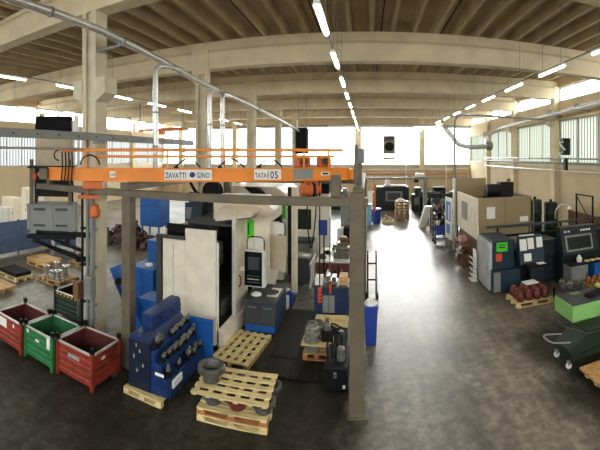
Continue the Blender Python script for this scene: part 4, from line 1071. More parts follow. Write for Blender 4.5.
for x in (-5.85, -5.6): bx('leg', t, BLACK, x, x + .06, 11.3, 11.38, 0, .7)
t = thing('electric_cabinet', 'dark grey electric cabinet behind the cream machine', 'cabinet', (-4.9, 12, 0))
bx('body', t, CUTOFF, -5.55, -4.85, 11.7, 12.35, .03, 2.85, .015); bx('door', t, CUTOFF, -5.51, -4.89, 11.68, 11.7, .1, 2.8, .006); bx('plinth', t, BLACK, -5.5, -4.9, 11.75, 12.3, 0, .03, 0)
t = thing('hose_reel', 'black hose reel on the dark grey electric cabinet', 'hose reel', (-5.0, 11.95, 2.85))
MB().lathe([(.12, -.12), (.34, -.12), (.34, -.09), (.27, -.08), (.27, .08), (.34, .09), (.34, .12), (.12, .12)], (-5.16, 12.0, 3.2), 24, 'y').build('reel', RUBBER, t, 0, True)
bx('stand', t, BLACK, -5.3, -5.0, 11.9, 12.1, 2.85, 2.95); tb('hose', t, RUBBER, sm([(-5.4, 12.0, 3.15), (-5.6, 12.1, 3.0), (-5.9, 12.2, 3.1), (-6.15, 12.2, 3.5), (-6.2, 12.2, 3.9)], 5), .06, 10)
t = thing('pump_unit', 'teal green pump unit beside the dark grey electric cabinet', 'pump', (-6.3, 13, 0))
bx('tank', t, TEAL, -6.4, -5.65, 12.5, 13.2, .03, 1.4, .02); MB().lathe([(.18, 0), (.2, .1), (.2, .6), (.1, .7)], (-5.85, 12.75, 1.4), 14).build('motor', TEAL, t, 0, True)
MB().lathe([(.14, 0), (.15, .4), (.08, .5)], (-6.2, 12.8, 1.4), 14).build('motor', TEAL, t, 0, True)
bx('manifold', t, STEEL, -6.35, -5.7, 12.5, 12.58, 1.42, 1.54); tb('pipe', t, STEEL, sm([(-6.2, 12.5, .4), (-6.2, 12.35, .5), (-6.2, 12.35, 1.4), (-6.1, 12.54, 1.5)]), .04)
bx('skid', t, BLACK, -6.35, -5.7, 12.55, 13.15, 0, .03, 0)

# clutter on the maroon cabinet's white top, the navy cabinet and around the cell
for k, (x, y, h, mm, lab) in enumerate(((-1.6, 13.7, .18, IRON, 'grey round casting on the white top of the maroon cabinet'), (-1.5, 14.4, .12, BLACKM, 'black flat casting on the white top of the maroon cabinet'),
        (-1.25, 14.9, .25, STEEL, 'tall steel casting at the back of the white top'), (-.75, 14.9, .22, WOODD, 'brown wooden block at the back of the white top'))):
    single('casting', lab, 'casting', MB().lathe([(.12, 0), (.15, h * .3), (.1, h * .6), (.13, h * .8), (.06, h)], (x, y, .681), 14), mm, (x, y, .681), smooth=True)
for k, (x, y) in enumerate(((-1.1, 10.68), (-.9, 10.7), (-.7, 10.68))):
    single('oil_bottle', ['white bottle at the back of the navy cabinet', 'black bottle at the back of the navy cabinet', 'amber bottle at the back of the navy cabinet'][k], 'bottle',
           MB().lathe([(.045, 0), (.05, .02), (.05, .18), (.02, .23), (.02, .27)], (x, y, .921), 12), [WHITE, BLACKM, BRONZE][k], (x, y, .921), smooth=True)
t = thing('swivel_stool', 'small black stool standing between the navy and maroon cabinets', 'stool', (-1.1, 12.2, 0))
MB().lathe([(.18, .5), (.19, .53), (.17, .56), (.02, .56)], (-1.1, 12.2, 0), 16).build('seat', BLACKM, t, 0, True)
tb('column', t, STEEL, [(-1.1, 12.2, .06), (-1.1, 12.2, .5)], .03)
for k in range(4):
    a = k * PI / 2 + .4; tb('leg', t, BLACK, [(-1.1, 12.2, .08), (-1.1 + .24 * math.cos(a), 12.2 + .24 * math.sin(a), .02)], .02)
for k, (x, y) in enumerate(((-2.35, 10.75), (-2.28, 11.05), (-2.45, 11.35))):
    single('coolant_can', ['pale coolant can behind the blue cart, nearest to it', 'blue coolant can in the middle behind the blue cart', 'pale coolant can farthest behind the blue cart'][k], 'can',
           MB().box(x - .1, x + .1, y - .1, y + .1, 0, .34).lathe([(.035, .34), (.035, .4)], (x, y, 0), 10), [WHITE, BINBLUE, WHITE][k], (x, y, 0), bevel=.015)

# ================================================================ right side of the aisle
# long dark teal lathe
t = thing('lathe', 'long dark teal lathe with signs and papers at the right of the aisle', 'lathe', (6.0, 12.2, 0))
bx('bed', t, TEALB, 4.6, 9.6, 11.75, 13.0, .06, 1.0, .02)
hs = bx('headstock', t, TEAL, 3.98, 4.75, 11.62, 13.0, .06, 1.64, .02)
bx('green_sign', hs, SGREEN, 4.12, 4.50, 11.612, 11.62, 1.28, 1.58, 0)
bx('sign_bars', hs, DGREEN, 4.19, 4.43, 11.606, 11.612, 1.40, 1.44, 0); bx('sign_bars', hs, DGREEN, 4.19, 4.43, 11.606, 11.612, 1.48, 1.51, 0)
bx('red_sign', hs, SRED, 4.10, 4.31, 11.612, 11.62, .97, 1.22, 0)
bx('end_cover', t, mat('pale_end_enamel', 'b9bdbb', .5), 3.86, 3.98, 11.63, 12.95, .06, 1.58, .01)
lb = bx('lower_box', t, TEAL, 3.92, 4.85, 11.35, 11.62, .06, .74, .015)
bx('pale_edge', lb, GREYS, 3.93, 4.16, 11.342, 11.35, .08, .70, 0)
cp = MB().prism([(11.3, .85), (11.62, .85), (11.62, 1.76), (11.48, 1.76)], 'x', 4.82, 5.72).build('notice_panel', TEAL, t, .01)
Rn = Matrix.Translation((0, 11.3, .95)) @ Matrix.Rotation(math.atan2(.18, .91), 4, 'X').inverted()
def note(x0, x1, z0, z1, nm='paper_note', m_=PAPER):
    f = lambda z: 11.3 + .18 * (z - .85) / .91
    MB()._add([(x0, f(z0) - .006, z0), (x1, f(z0) - .006, z0), (x1, f(z1) - .006, z1), (x0, f(z1) - .006, z1),
               (x0, f(z0) - .001, z0), (x1, f(z0) - .001, z0), (x1, f(z1) - .001, z1), (x0, f(z1) - .001, z1)],
              [(0, 1, 2, 3), (7, 6, 5, 4), (0, 4, 5, 1), (1, 5, 6, 2), (2, 6, 7, 3), (3, 7, 4, 0)]).build(nm, m_, cp)
note(4.86, 5.10, 1.30, 1.66); note(5.14, 5.36, 1.33, 1.68); note(5.46, 5.68, 1.36, 1.69); note(4.98, 5.24, .96, 1.20)
bx('button_row', t, WHITE, 4.86, 5.4, 11.47, 11.53, 1.76, 1.80, .004)
bx('tool_tray', t, BLACKM, 4.95, 5.75, 10.98, 11.3, .84, .90, .01)
bx('tray_sheet', t, PAPER, 5.35, 5.62, 11.02, 11.25, .901, .905, 0)
bx('tray_stand', t, TEALB, 5.1, 5.6, 11.1, 11.3, .0, .84, .01)
for y in (11.9, 12.8): 
    for x in (4.2, 9.3): bx('foot', t, BLACK, x - .08, x + .08, y - .08, y + .08, 0, .07)
bx('guard_rail', t, CUTOFF, 4.2, 9.8, 12.9, 12.98, 1.80, 1.88, .01); bx('chip_guard', t, BLACKM, 4.76, 9.6, 12.5, 12.6, 1.0, 1.62, .01)
for xx in (4.6, 7.2, 9.5): bx('rail_post', t, BLACK, xx, xx + .06, 12.9, 12.98, .06, 1.80)
bx('carriage', t, TEALB, 5.75, 6.4, 11.7, 12.6, 1.0, 1.5, .02)
MB().lathe([(.14, -.25), (.26, -.2), (.26, .15), (.1, .18)], (4.95, 12.2, 1.35), 18, 'x').build('chuck', STEEL, t, 0, True)
bx('tailstock', t, TEALB, 8.2, 8.9, 12.0, 12.7, 1.0, 1.6, .03)
# monitor unit
t = thing('control_console', 'blackish control console with a grey framed slanted screen beside the lathe', 'console', (7.0, 11.3, 0))
bx('cabinet', t, TEALB, 6.3, 7.75, 11.2, 11.68, .05, 1.05, .015)
pn = MB().prism([(11.05, 1.05), (11.6, 1.05), (11.6, 1.95), (11.3, 1.95)], 'x', 6.3, 7.75).build('panel', TEALB, t, .012)
def slab(x0, x1, z0, z1, d0, d1, nm, m_, parent):
    f = lambda z: 11.05 + .25 * (z - 1.05) / .9
    MB()._add([(x0, f(z0) - d1, z0), (x1, f(z0) - d1, z0), (x1, f(z1) - d1, z1), (x0, f(z1) - d1, z1),
               (x0, f(z0) - d0, z0), (x1, f(z0) - d0, z0), (x1, f(z1) - d0, z1), (x0, f(z1) - d0, z1)],
              [(0, 1, 2, 3), (7, 6, 5, 4), (0, 4, 5, 1), (1, 5, 6, 2), (2, 6, 7, 3), (3, 7, 4, 0)]).build(nm, m_, parent)
slab(6.42, 7.5, 1.16, 1.68, .001, .03, 'screen_frame', GREYS, pn); slab(6.49, 7.43, 1.22, 1.62, .03, .034, 'screen', SCREEN, pn)
for k in range(4): slab(7.08 + k * .11, 7.15 + k * .11, 1.78, 1.84, .001, .02, 'button', WHITE, pn)
for k in range(2): slab(6.42 + k * .14, 6.50 + k * .14, 1.78, 1.83, .001, .02, 'button', WHITE, pn)
bx('foot', t, BLACK, 6.35, 7.7, 11.25, 11.6, 0, .05)
t = thing('goose_lamp', 'white bent work lamp on top of the lathe guard', 'lamp', (7.0, 12.94, 1.88))
tb('neck', t, STEEL, sm([(7.0, 12.94, 1.88), (7.0, 12.94, 2.3), (7.25, 12.9, 2.55), (7.5, 12.8, 2.42)], 5), .03); MB().lathe([(.04, .1), (.1, .0), (.09, 0)], (7.52, 12.78, 2.33), 12).build('lamp_shade', WHITE, t)
bx('clamp', t, BLACK, 6.94, 7.06, 12.9, 12.98, 1.88, 1.96)
single('white_glove', 'crumpled pale rag on the lathe guard', 'rag', MB().lathe([(.18, 0), (.16, .05), (.05, .09)], (8.2, 12.55, 1.621), 8), PAPER, (8.2, 12.55, 1.621))
t = cabinet('work_cabinet', 'grey steel cabinet with white cups on top in front of the control console', 'cabinet', 6.3, 6.95, 10.55, 11.1, .82, GREYS, nd=1)
bx('top_plate', t, BLACKM, 6.25, 7.7, 10.5, 11.12, .82, .86, .006)
t = cabinet('work_cabinet', 'bright blue cabinet beside the grey one in front of the control console', 'cabinet', 7.2, 7.65, 10.55, 11.1, .81, BLUE, nd=1)
single('white_jug', 'white plastic jug on the bench before the screen', 'jug', MB().lathe([(.09, 0), (.1, .12), (.05, .18), (.04, .22)], (6.75, 10.8, .861), 12), WHITE, (6.75, 10.8, .861), smooth=True)
for k in range(3):
    single('yellow_wipe', ['yellow cloth next to the white jug on the bench', 'yellow cloth in the middle of the bench before the screen', 'yellow cloth farthest from the white jug on the bench'][k], 'cloth',
           MB().lathe([(.1, 0), (.09, .03), (.03, .05)], (7.0 + k * .22, 10.72, .861), 8), mat('pale_yellow_cloth', 'd9c98a', .8), (7.0 + k * .22, 10.72, .861), group='yellow cloths on the bench')

# pallets of castings in front of the lathe
pallet('pallet loaded with dark red castings in front of the lathe', 4.2, 5.4, 10.1, 10.95, wood=WOOD)
c0 = None
for i in range(4):
    for j in range(3):
        x, y = 4.38 + i * .27, 10.26 + j * .26
        lab = 'dark red cylindrical casting in the %s row from the aisle on its pallet' % ORD[i]
        if c0 is None:
            c0 = thing('red_casting', lab, 'casting', (x, y, .145), 0, 'red castings on the pallet')
            MB().lathe([(.10, 0), (.12, .03), (.12, .20), (.09, .24), (.09, .28), (.05, .28)], (x, y, .145), 16).build('body', MAROON, c0, 0, True)
            MB().lathe([(.05, .281), (.05, .30), (.02, .30)], (x, y, .145), 10).build('bore_cap', mat('pale_red_cap', '9a5a50', .5), c0, 0, True)
        else: dup(c0, (x, y, .145), 0, lab, 'red castings on the pallet')
single('carton_sheet', 'pale carton sheet lying on the dark red castings', 'carton', MB().box(4.72, 5.15, 10.62, 10.95, .447, .475), PAPER, (4.9, 10.8, .447), .1)
t = thing('parts_table', 'low dark table with grey turned parts beside the red castings', 'table', (5.95, 10.1, 0))
bx('top', t, CUTOFF, 5.5, 6.25, 9.75, 10.4, .36, .40, .006)
for (x, y) in ((5.55, 9.8), (6.2, 9.8), (5.55, 10.35), (6.2, 10.35)): bx('leg', t, BLACK, x - .025, x + .025, y - .025, y + .025, 0, .36)
for k, (x, y) in enumerate(((5.65, 9.95), (5.88, 9.95), (6.1, 9.95), (5.75, 10.22), (6.02, 10.22))):
    single('turned_part', 'grey turned steel part on the low dark table', 'turned part', MB().lathe([(.09, 0), (.1, .04), (.1, .14), (.06, .16), (.06, .2), (.03, .2)], (x, y, .401), 16), STEEL if k % 2 else IRON, (x, y, .401), group='turned parts on the low table', smooth=True)
t = thing('parts_crate', 'crate of bronze coloured castings at the picture edge', 'crate', (7.1, 10.0, 0))
m = MB().box(6.6, 7.6, 9.6, 10.4, .06, .09).box(6.6, 6.63, 9.6, 10.4, .06, .34).box(7.57, 7.6, 9.6, 10.4, .06, .34).box(6.6, 7.6, 9.6, 9.63, .06, .34).box(6.6, 7.6, 10.37, 10.4, .06, .34)
m.build('walls', WOODD, t); bx('skid', t, WOODD, 6.65, 7.55, 9.7, 10.3, 0, .06)
for i in range(4):
    for j in range(3):
        x, y = 6.76 + i * .23, 9.76 + j * .24
        single('bronze_casting', 'bronze coloured casting in the crate at the picture edge', 'casting', MB().lathe([(.07, 0), (.1, .08), (.1, .3), (.05, .42)], (x, y, .091), 10), BRONZE, (x, y, .091), group='bronze castings in the crate', smooth=True)

# pale green surface plate, dark green trolley and the board pallet
t = thing('surface_plate', 'pale green machine table with a slate grey top near the picture edge', 'surface plate', (5.3, 8.0, 0))
bx('box', t, LIME, 4.42, 6.2, 7.36, 8.22, .62, .98, .015); bx('top', t, CUTOFF, 4.45, 6.18, 7.39, 8.2, .981, .995, .003)
bx('column', t, LIME, 4.95, 5.9, 7.6, 8.15, .05, .62, .02); bx('foot', t, DGREEN, 4.9, 5.95, 7.55, 8.2, 0, .06)
bx('yellow_corner', t, mat('yellow_green_enamel', 'b9c552', .5), 5.6, 6.2, 7.85, 8.22, .996, 1.06, .008)
single('steel_block', 'flat pale steel block on the slate grey plate', 'block', MB().box(4.75, 5.0, 7.95, 8.08, .996, 1.025), GREYS, (4.85, 8, .996), .1, bevel=.004)
single('dark_case', 'long dark case on the slate grey plate', 'case', MB().box(4.98, 5.75, 7.6, 7.8, .996, 1.08), BLACKM, (5.3, 7.7, .996), .25, bevel=.012)
t = thing('chip_trolley', 'dark green chip trolley with tube handles and castors near the picture edge', 'trolley', (4.6, 6.95, 0))
MB().prism([(4.02, .16), (5.2, .16), (5.2, .64), (4.36, .64), (3.96, .38)], 'y', 6.72, 7.32).build('hopper', DGREEN, t, .012)
MB().prism([(4.42, .641), (5.14, .641), (5.14, .655), (4.42, .655)], 'y', 6.78, 7.26).build('chips', DARKINT, t)
tb('handle', t, GREYS, sm([(4.1, 7.30, .48), (3.62, 7.33, .56), (3.62, 6.9, .56), (4.1, 6.9, .46)]), .02)
tb('handle', t, CUTOFF, sm([(4.38, 7.3, .64), (3.98, 7.32, .80), (3.98, 6.9, .80), (4.38, 6.85, .64)]), .016)
for (x, y) in ((3.98, 7.3), (3.98, 6.78), (5.1, 7.3), (5.1, 6.78)):
    w = MB().lathe([(.02, -.025), (.065, -.02), (.065, .02), (.02, .025)], (x, y, .066), 14, 'y').build('castor', WHITE, t, 0, True)
    bx('castor_fork', w, STEEL, x - .03, x + .03, y - .035, y + .035, .09, .165, 0)
tb('push_bar', t, BLACK, [(4.2, 6.7, .3), (5.2, 6.7, .3)], .02)
p = pallet('pallet under the chipboard sheet at the picture edge', 4.12, 5.1, 5.62, 6.38, h=.14, wood=WOOD)
single('chipboard_sheet', 'golden chipboard sheet on a pallet at the picture edge', 'board', MB().box(4.02, 5.2, 5.52, 6.42, .141, .19), OSB, (4.6, 6.1, .141), bevel=.003)
single('paper_label', 'white paper lying on the golden chipboard sheet', 'paper', MB().box(4.28, 4.6, 5.82, 6.07, .191, .194), PAPER, (4.44, 5.95, .191), .1)

# tan machine further along the window side
t = thing('grinding_machine', 'tan boxy machine standing behind the teal lathe', 'machine', (5.2, 15.2, 0))
x0, x1, y0, y1 = 4.15, 6.35, 13.75, 17.0
m = MB().box(x0, x1, y0, y0 + .06, 1.75, 2.8).box(x1 - .05, x1, y0, y1, 1.2, 2.8).box(x0, x1, y1 - .06, y1, 1.2, 2.6)
m.build('enclosure', TAN, t, .012)
sd = bx('side_door', t, CREAM, x0 - .03, x0 + .03, y0 + .02, y1, 1.2, 2.78, .012)
bx('side_window', sd, GREYBOX, x0 - .036, x0 - .03, 15.2, 16.2, 1.7, 2.45, 0)
bx('seam', t, BROWN, 5.22, 5.235, y0 - .004, y0, 1.76, 2.79, 0)
bx('paper_note', t, PAPER, 4.48, 4.82, y0 - .008, y0 - .001, 2.0, 2.45, 0); bx('paper_note', t, PAPER, 5.85, 6.2, y0 - .008, y0 - .001, 1.82, 2.02, 0)
bx('base', t, BROWN, x0 + .05, x1 - .05, y0 + .08, y1 - .1, .05, 1.2, .02); bx('lower_front', t, TAN, x0, x1 - .1, y0 + .05, y0 + .15, .9, 1.75, .01)
bx('skid', t, BLACK, x0 + .1, x1 - .1, y0 + .2, y1 - .2, 0, .05)
bx('rear_panel', t, TAN, 4.1, 5.6, 17.3, 17.4, 1.2, 3.35, .01); bx('rear_edge', t, WHITE, 4.0, 4.1, 17.28, 17.42, .0, 3.35, .006)
mt = MB().lathe([(.12, -.3), (.26, -.28), (.28, 0), (.26, .28), (.1, .3)], (5.2, 15.2, 2.95), 18, 'x').build('wheel_motor', BLACK, t, 0, True)
bx('motor_seat', t, BLACKM, 4.9, 6.0, 14.9, 15.6, 1.2, 2.7, .02); bx('motor_box', t, BLACK, 5.5, 6.1, 15.0, 15.5, 2.7, 3.3, .02)
tb('hose', t, BROWN, sm([(5.9, 15.3, 3.0), (5.9, 15.3, 3.4), (6.2, 15.6, 3.35), (6.3, 16.5, 3.2), (6.33, 16.98, 2.6)]), .04)
t = thing('shelf_unit', 'low brown open shelf unit with parts at the end of the tan machine', 'shelf', (4.15, 13.5, 0))
for z in (.05, .45, .86): bx('shelf', t, BROWN, 3.72, 4.1, 14.6, 15.9, z, z + .04, .004)
for (x, y) in ((3.74, 14.62), (4.08, 14.62), (3.74, 15.88), (4.08, 15.88)): bx('post', t, BROWN, x - .02, x + .02, y - .02, y + .02, 0, .9, 0)
for k in range(4):
    single('machine_part', ['pinkish carton on the brown shelf unit', 'black part on the middle of the brown shelf unit', 'pale part on the brown shelf unit', 'grey part low in the brown shelf unit'][k], 'part',
           MB().lathe([(.09, 0), (.1, .1), (.06, .16), (.03, .18)], (3.9, 14.8 + k * .3, .491 if k != 3 else .091), 10), [MAROON, BLACKM, PAPER, IRON][k], (3.9, 14.8 + k * .3, .491 if k != 3 else .091))
single('pink_carton', 'pale pink carton on top of the brown shelf unit', 'carton', MB().box(3.78, 4.05, 15.0, 15.4, .901, 1.1), mat('pink_card', 'd29a8e', .7), (3.9, 15.2, .901), bevel=.006)
t = thing('paper_rack', 'white stepped leaflet rack beside the end of the lathe', 'rack', (3.72, 12.9, 0))
bx('back', t, WHITE, 3.76, 3.79, 12.75, 13.15, .05, 1.1, .004); bx('foot', t, WHITE, 3.6, 3.82, 12.75, 13.15, 0, .05)
for k in range(4): MB().prism([(3.62, .2 + k * .2), (3.76, .12 + k * .2), (3.76, .16 + k * .2), (3.62, .24 + k * .2)], 'y', 12.75, 13.15).build('tray', WHITE, t)
# blue trolley and clutter further down
t = thing('parts_trolley', 'blue trolley loaded with parts farther down the aisle', 'trolley', (3.95, 18.9, 0))
for z in (.25, .85): bx('deck', t, BLUED, 3.35, 4.55, 18.6, 19.3, z, z + .05, .006)
for (x, y) in ((3.38, 18.63), (4.52, 18.63), (3.38, 19.27), (4.52, 19.27)):
    bx('post', t, BLUED, x - .03, x + .03, y - .03, y + .03, .12, 1.05, 0); MB().lathe([(.06, -.02), (.06, .02)], (x, y, .06), 10, 'y').build('castor', RUBBER, t)
bx('front_panel', t, BINBLUE, 3.42, 4.0, 18.58, 18.6, .45, .95, .004)
rnd = random.Random(11)
for k in range(10):
    x, y = 3.5 + (k % 5) * .23, 18.75 + (k // 5) * .33; h = .16 + .22 * rnd.random()
    single('boxed_part', ['white boxed part on the blue trolley', 'dark machined part on the blue trolley', 'red part on the blue trolley'][k % 3], 'part',
           MB().lathe([(.08, 0), (.1, h * .4), (.07, h * .8), (.03, h)], (x, y, .901), 8), [PAPER, BLACKM, MAROONP][k % 3], (x, y, .901), group='parts on the blue trolley')
single('white_box', 'white carton on the lower deck of the blue trolley', 'carton', MB().box(4.1, 4.45, 18.65, 19.0, .301, .6), PAPER, (4.3, 18.8, .301), bevel=.006)
t = thing('parts_rack', 'dark rack heaped with grey and red parts behind the blue trolley', 'rack', (4.0, 21, 0))
for z in (.3, .9, 1.35): bx('shelf', t, BLACKM, 3.6, 4.9, 20.6, 21.4, z, z + .05, .004)
for (x, y) in ((3.62, 20.62), (4.88, 20.62), (3.62, 21.38), (4.88, 21.38)): bx('post', t, BLACKM, x - .025, x + .025, y - .025, y + .025, 0, 1.45, 0)
for k in range(8):
    x, y, z = 3.75 + (k % 4) * .33, 20.85 + (k // 4) * .3, 1.401
    single('casting', '%s casting on the top shelf of the dark rack' % ('grey', 'dark red', 'black', 'white')[k % 4], 'casting', MB().lathe([(.12, 0), (.14, .12), (.08, .22), (.04, .3)], (x, y, z), 9), [IRON, MAROON, BLACKM, PAPER][k % 4], (x, y, z), group='castings on the dark rack')
for k in range(8):
    x, y, z = 3.72 + (k % 4) * .32, 20.75 + (k % 2) * .2, (.351, .951)[k // 4]
    single('parts_box', '%s box of parts on the %s shelf of the dark rack' % (('grey', 'white', 'maroon', 'black')[(k * 3) % 4], ('lowest', 'middle')[k // 4]), 'box', MB().box(x - .1, x + .1, y - .12, y + .12, z, z + .2 + .05 * (k % 3)), [GREYS, PAPER, MAROONP, BLACKM][(k * 3) % 4], (x, y, z), group='boxes on the %s rack shelf' % ('lowest', 'middle')[k // 4])
t = thing('poster_board', 'tall white board printed in blue standing beside the tan machine', 'board', (4.35, 17.9, 0))
bx('board', t, PAPER, 4.22, 4.26, 17.55, 18.5, .5, 2.45, .006); bx('blue_print', t, INKB, 4.212, 4.2195, 17.7, 18.35, 1.35, 2.25, 0); bx('blue_print', t, INKB, 4.212, 4.2195, 17.8, 18.3, .75, 1.2, 0)
bx('white_gap', t, PAPER, 4.208, 4.2119, 17.85, 18.0, 1.4, 2.1, 0)
for y in (17.6, 18.45): bx('leg', t, GREYS, 4.22, 4.26, y - .02, y + .02, 0, .5, 0)
t.location = (3.95, 17.4, 0); t.rotation_euler = (0, 0, .12)
for y in (17.6, 18.45): bx('foot', t, GREYS, 4.05, 4.45, y - .03, y + .03, 0, .03, 0)
# window-side corner: green tanks, frames, yellow sign
for k, (x, y, h) in enumerate(((8.6, 18.2, 2.1), (9.6, 18.3, 1.9))):
    t = thing('storage_tank', ['dark green ribbed tank by the window wall column', 'dark green tank standing between the ribbed tank and the wall'][k], 'tank', (x, y, 0))
    MB().lathe([(.36, 0), (.38, .05), (.38, h * .3), (.40, h * .32), (.38, h * .34), (.38, h * .65), (.40, h * .67), (.38, h * .69), (.38, h - .05), (.32, h)], (x, y, 0), 20).build('shell', DGREEN, t, 0, True)
    MB().lathe([(.08, 0), (.08, .15)], (x, y, h), 10).build('cap', BLACK, t)
t = thing('pipe_stand', 'black steel frame with a diagonal brace by the window wall', 'frame', (9.6, 15, 0))
for y in (14.2, 15.6): bx('post', t, BLACK, 9.55, 9.62, y - .03, y + .03, 0, 2.6, 0)
bx('top_bar', t, BLACK, 9.55, 9.62, 14.2, 15.6, 2.54, 2.6, 0); tb('brace', t, BLACK, [(9.58, 15.6, 2.5), (9.58, 14.25, 1.3)], .025)
t = thing('warning_sign', 'yellow warning sign on a dark post at the picture edge', 'sign', (9.4, 13.4, 0))
bx('post', t, BLACK, 9.52, 9.58, 13.36, 13.42, 0, 2.4, 0); bx('plate', t, YELLOW, 9.3, 9.85, 13.33, 13.36, 2.0, 2.42, .004); bx('black_mark', t, BLACK, 9.45, 9.7, 13.322, 13.33, 2.1, 2.3, 0)
t = thing('brown_fence', 'brown slatted screen standing before the window wall', 'fence', (10.2, 15, 0))
m = MB()
for k in range(22): m.box(10.15, 10.19, 13.0 + k * .2, 13.15 + k * .2, .05, 1.55)
m.build('slats', BROWN, t); bx('rail', t, BROWN, 10.19, 10.22, 13.0, 17.4, .4, .46); bx('rail', t, BROWN, 10.19, 10.22, 13.0, 17.4, 1.2, 1.26)
for y in (13.1, 17.2): bx('post', t, BROWN, 10.19, 10.25, y - .03, y + .03, 0, 1.6, 0)

# ================================================================ far end of the hall
t = thing('plastic_drum', 'blue plastic drum with a lid at the far end of the aisle', 'drum', (.6, 25.0, 0))
MB().lathe([(.24, 0), (.28, .05), (.31, .85), (.33, .86), (.33, .92), (.1, .96)], (.6, 25, 0), 20).build('shell', BINBLUE, t, 0, True)
MB().lathe([(.34, .90), (.34, .955), (.05, .99)], (.6, 25, 0), 20).build('lid', mat('lid_blue', '4a63b5', .5), t, 0, True)
pallet('small pallet with scraps next to the blue drum', .95, 1.75, 24.6, 25.3, h=.16)
for k in range(4):
    single('wood_offcut', ['pale wood offcut standing on the small pallet', 'short wood offcut on the small pallet', 'wood offcut at the back of the small pallet', 'wood offcut at the edge of the small pallet'][k], 'offcut',
           MB().box(1.05 + k * .16, 1.15 + k * .16, 24.75 + (k % 2) * .2, 24.95 + (k % 2) * .2, .161, .3 + .06 * ((k * 3) % 4)), WOODD, (1.1 + k * .16, 24.8, .161))
p0 = pallet('lowest pallet of the pallet stack at the end of the aisle', 1.95, 2.85, 25.7, 26.7, h=.215, wood=WOODD, along='y')
for k in range(1, 6):
    dup(p0, (p0.location.x + .02 * (k % 2), p0.location.y, .215 * k), .03 * (k % 3 - 1), '%s pallet from the floor in the pallet stack at the end of the aisle' % ORD[k])
single('white_wrap', 'white wrapping lying on the pallet stack', 'wrap', MB().lathe([(.3, 0), (.28, .1), (.1, .2)], (2.3, 26.1, 1.291), 9), PAPER, (2.3, 26.1, 1.291))
for k, (x, lab) in enumerate(((3.15, 'white slab leaning inwards at the end of the aisle'), (3.85, 'narrow white slab beside the leaning white slab'))):
    t = thing('leaning_slab', lab, 'slab', (x, 23.2, 0))
    dx = .42 if k == 0 else .06; w = .42 if k == 0 else .26
    MB().prism([(x, 0), (x + w, 0), (x + w + dx, 1.3), (x + dx, 1.3)], 'y', 23.0, 23.5).build('slab', WHITE, t, .02)
    bx('strut', t, WHITE, x + w * .6, x + w * .6 + .06, 23.5, 23.56, 0, .9)
t = thing('jib_crane', 'grey jib crane post with a long arm at the end of the aisle', 'jib crane', (3.85, 25, 0))
bx('base_plate', t, GREYS, 3.6, 4.1, 24.75, 25.25, 0, .04); bx('post', t, GREYS, 3.72, 3.98, 24.87, 25.13, .04, 3.05, .02)
bx('arm', t, GREYS, -.3, 3.95, 24.92, 25.08, 2.85, 3.0, .01); bx('white_hub', t, WHITE, 3.2, 3.8, 24.8, 25.2, 3.0, 3.25, .04)
bx('trolley', t, BLACK, 3.1, 3.4, 24.85, 25.15, 2.65, 2.85)
t = thing('blue_locker', 'pale blue drawer stack beside the far end of the gantry post', 'drawer cabinet', (.15, 24, 0))
bx('body', t, LBLUE, -.15, .30, 23.7, 24.3, .03, 1.4, .01)
for k in range(5): bx('drawer', t, LBLUE, -.12, .27, 23.68, 23.70, .08 + k * .26, .30 + k * .26, .004)
bx('plinth', t, BLACK, -.1, .25, 23.75, 24.25, 0, .03, 0)
t = thing('safety_sign', 'orange and white safety sign post beside the pale blue drawers', 'sign', (.42, 24, 0))
bx('post', t, GREYS, .42, .47, 23.98, 24.03, .03, 3.2, 0); bx('foot', t, GREYS, .3, .6, 23.85, 24.15, 0, .03); bx('white_plate', t, PAPER, .05, .5, 23.93, 23.97, 1.5, 2.2, .004); bx('orange_plate', t, ORANGED, .36, .55, 23.90, 23.93, .9, 2.1, .004)
bx('red_plate', t, SRED, .40, .60, 23.90, 23.93, 2.25, 2.6, .004)
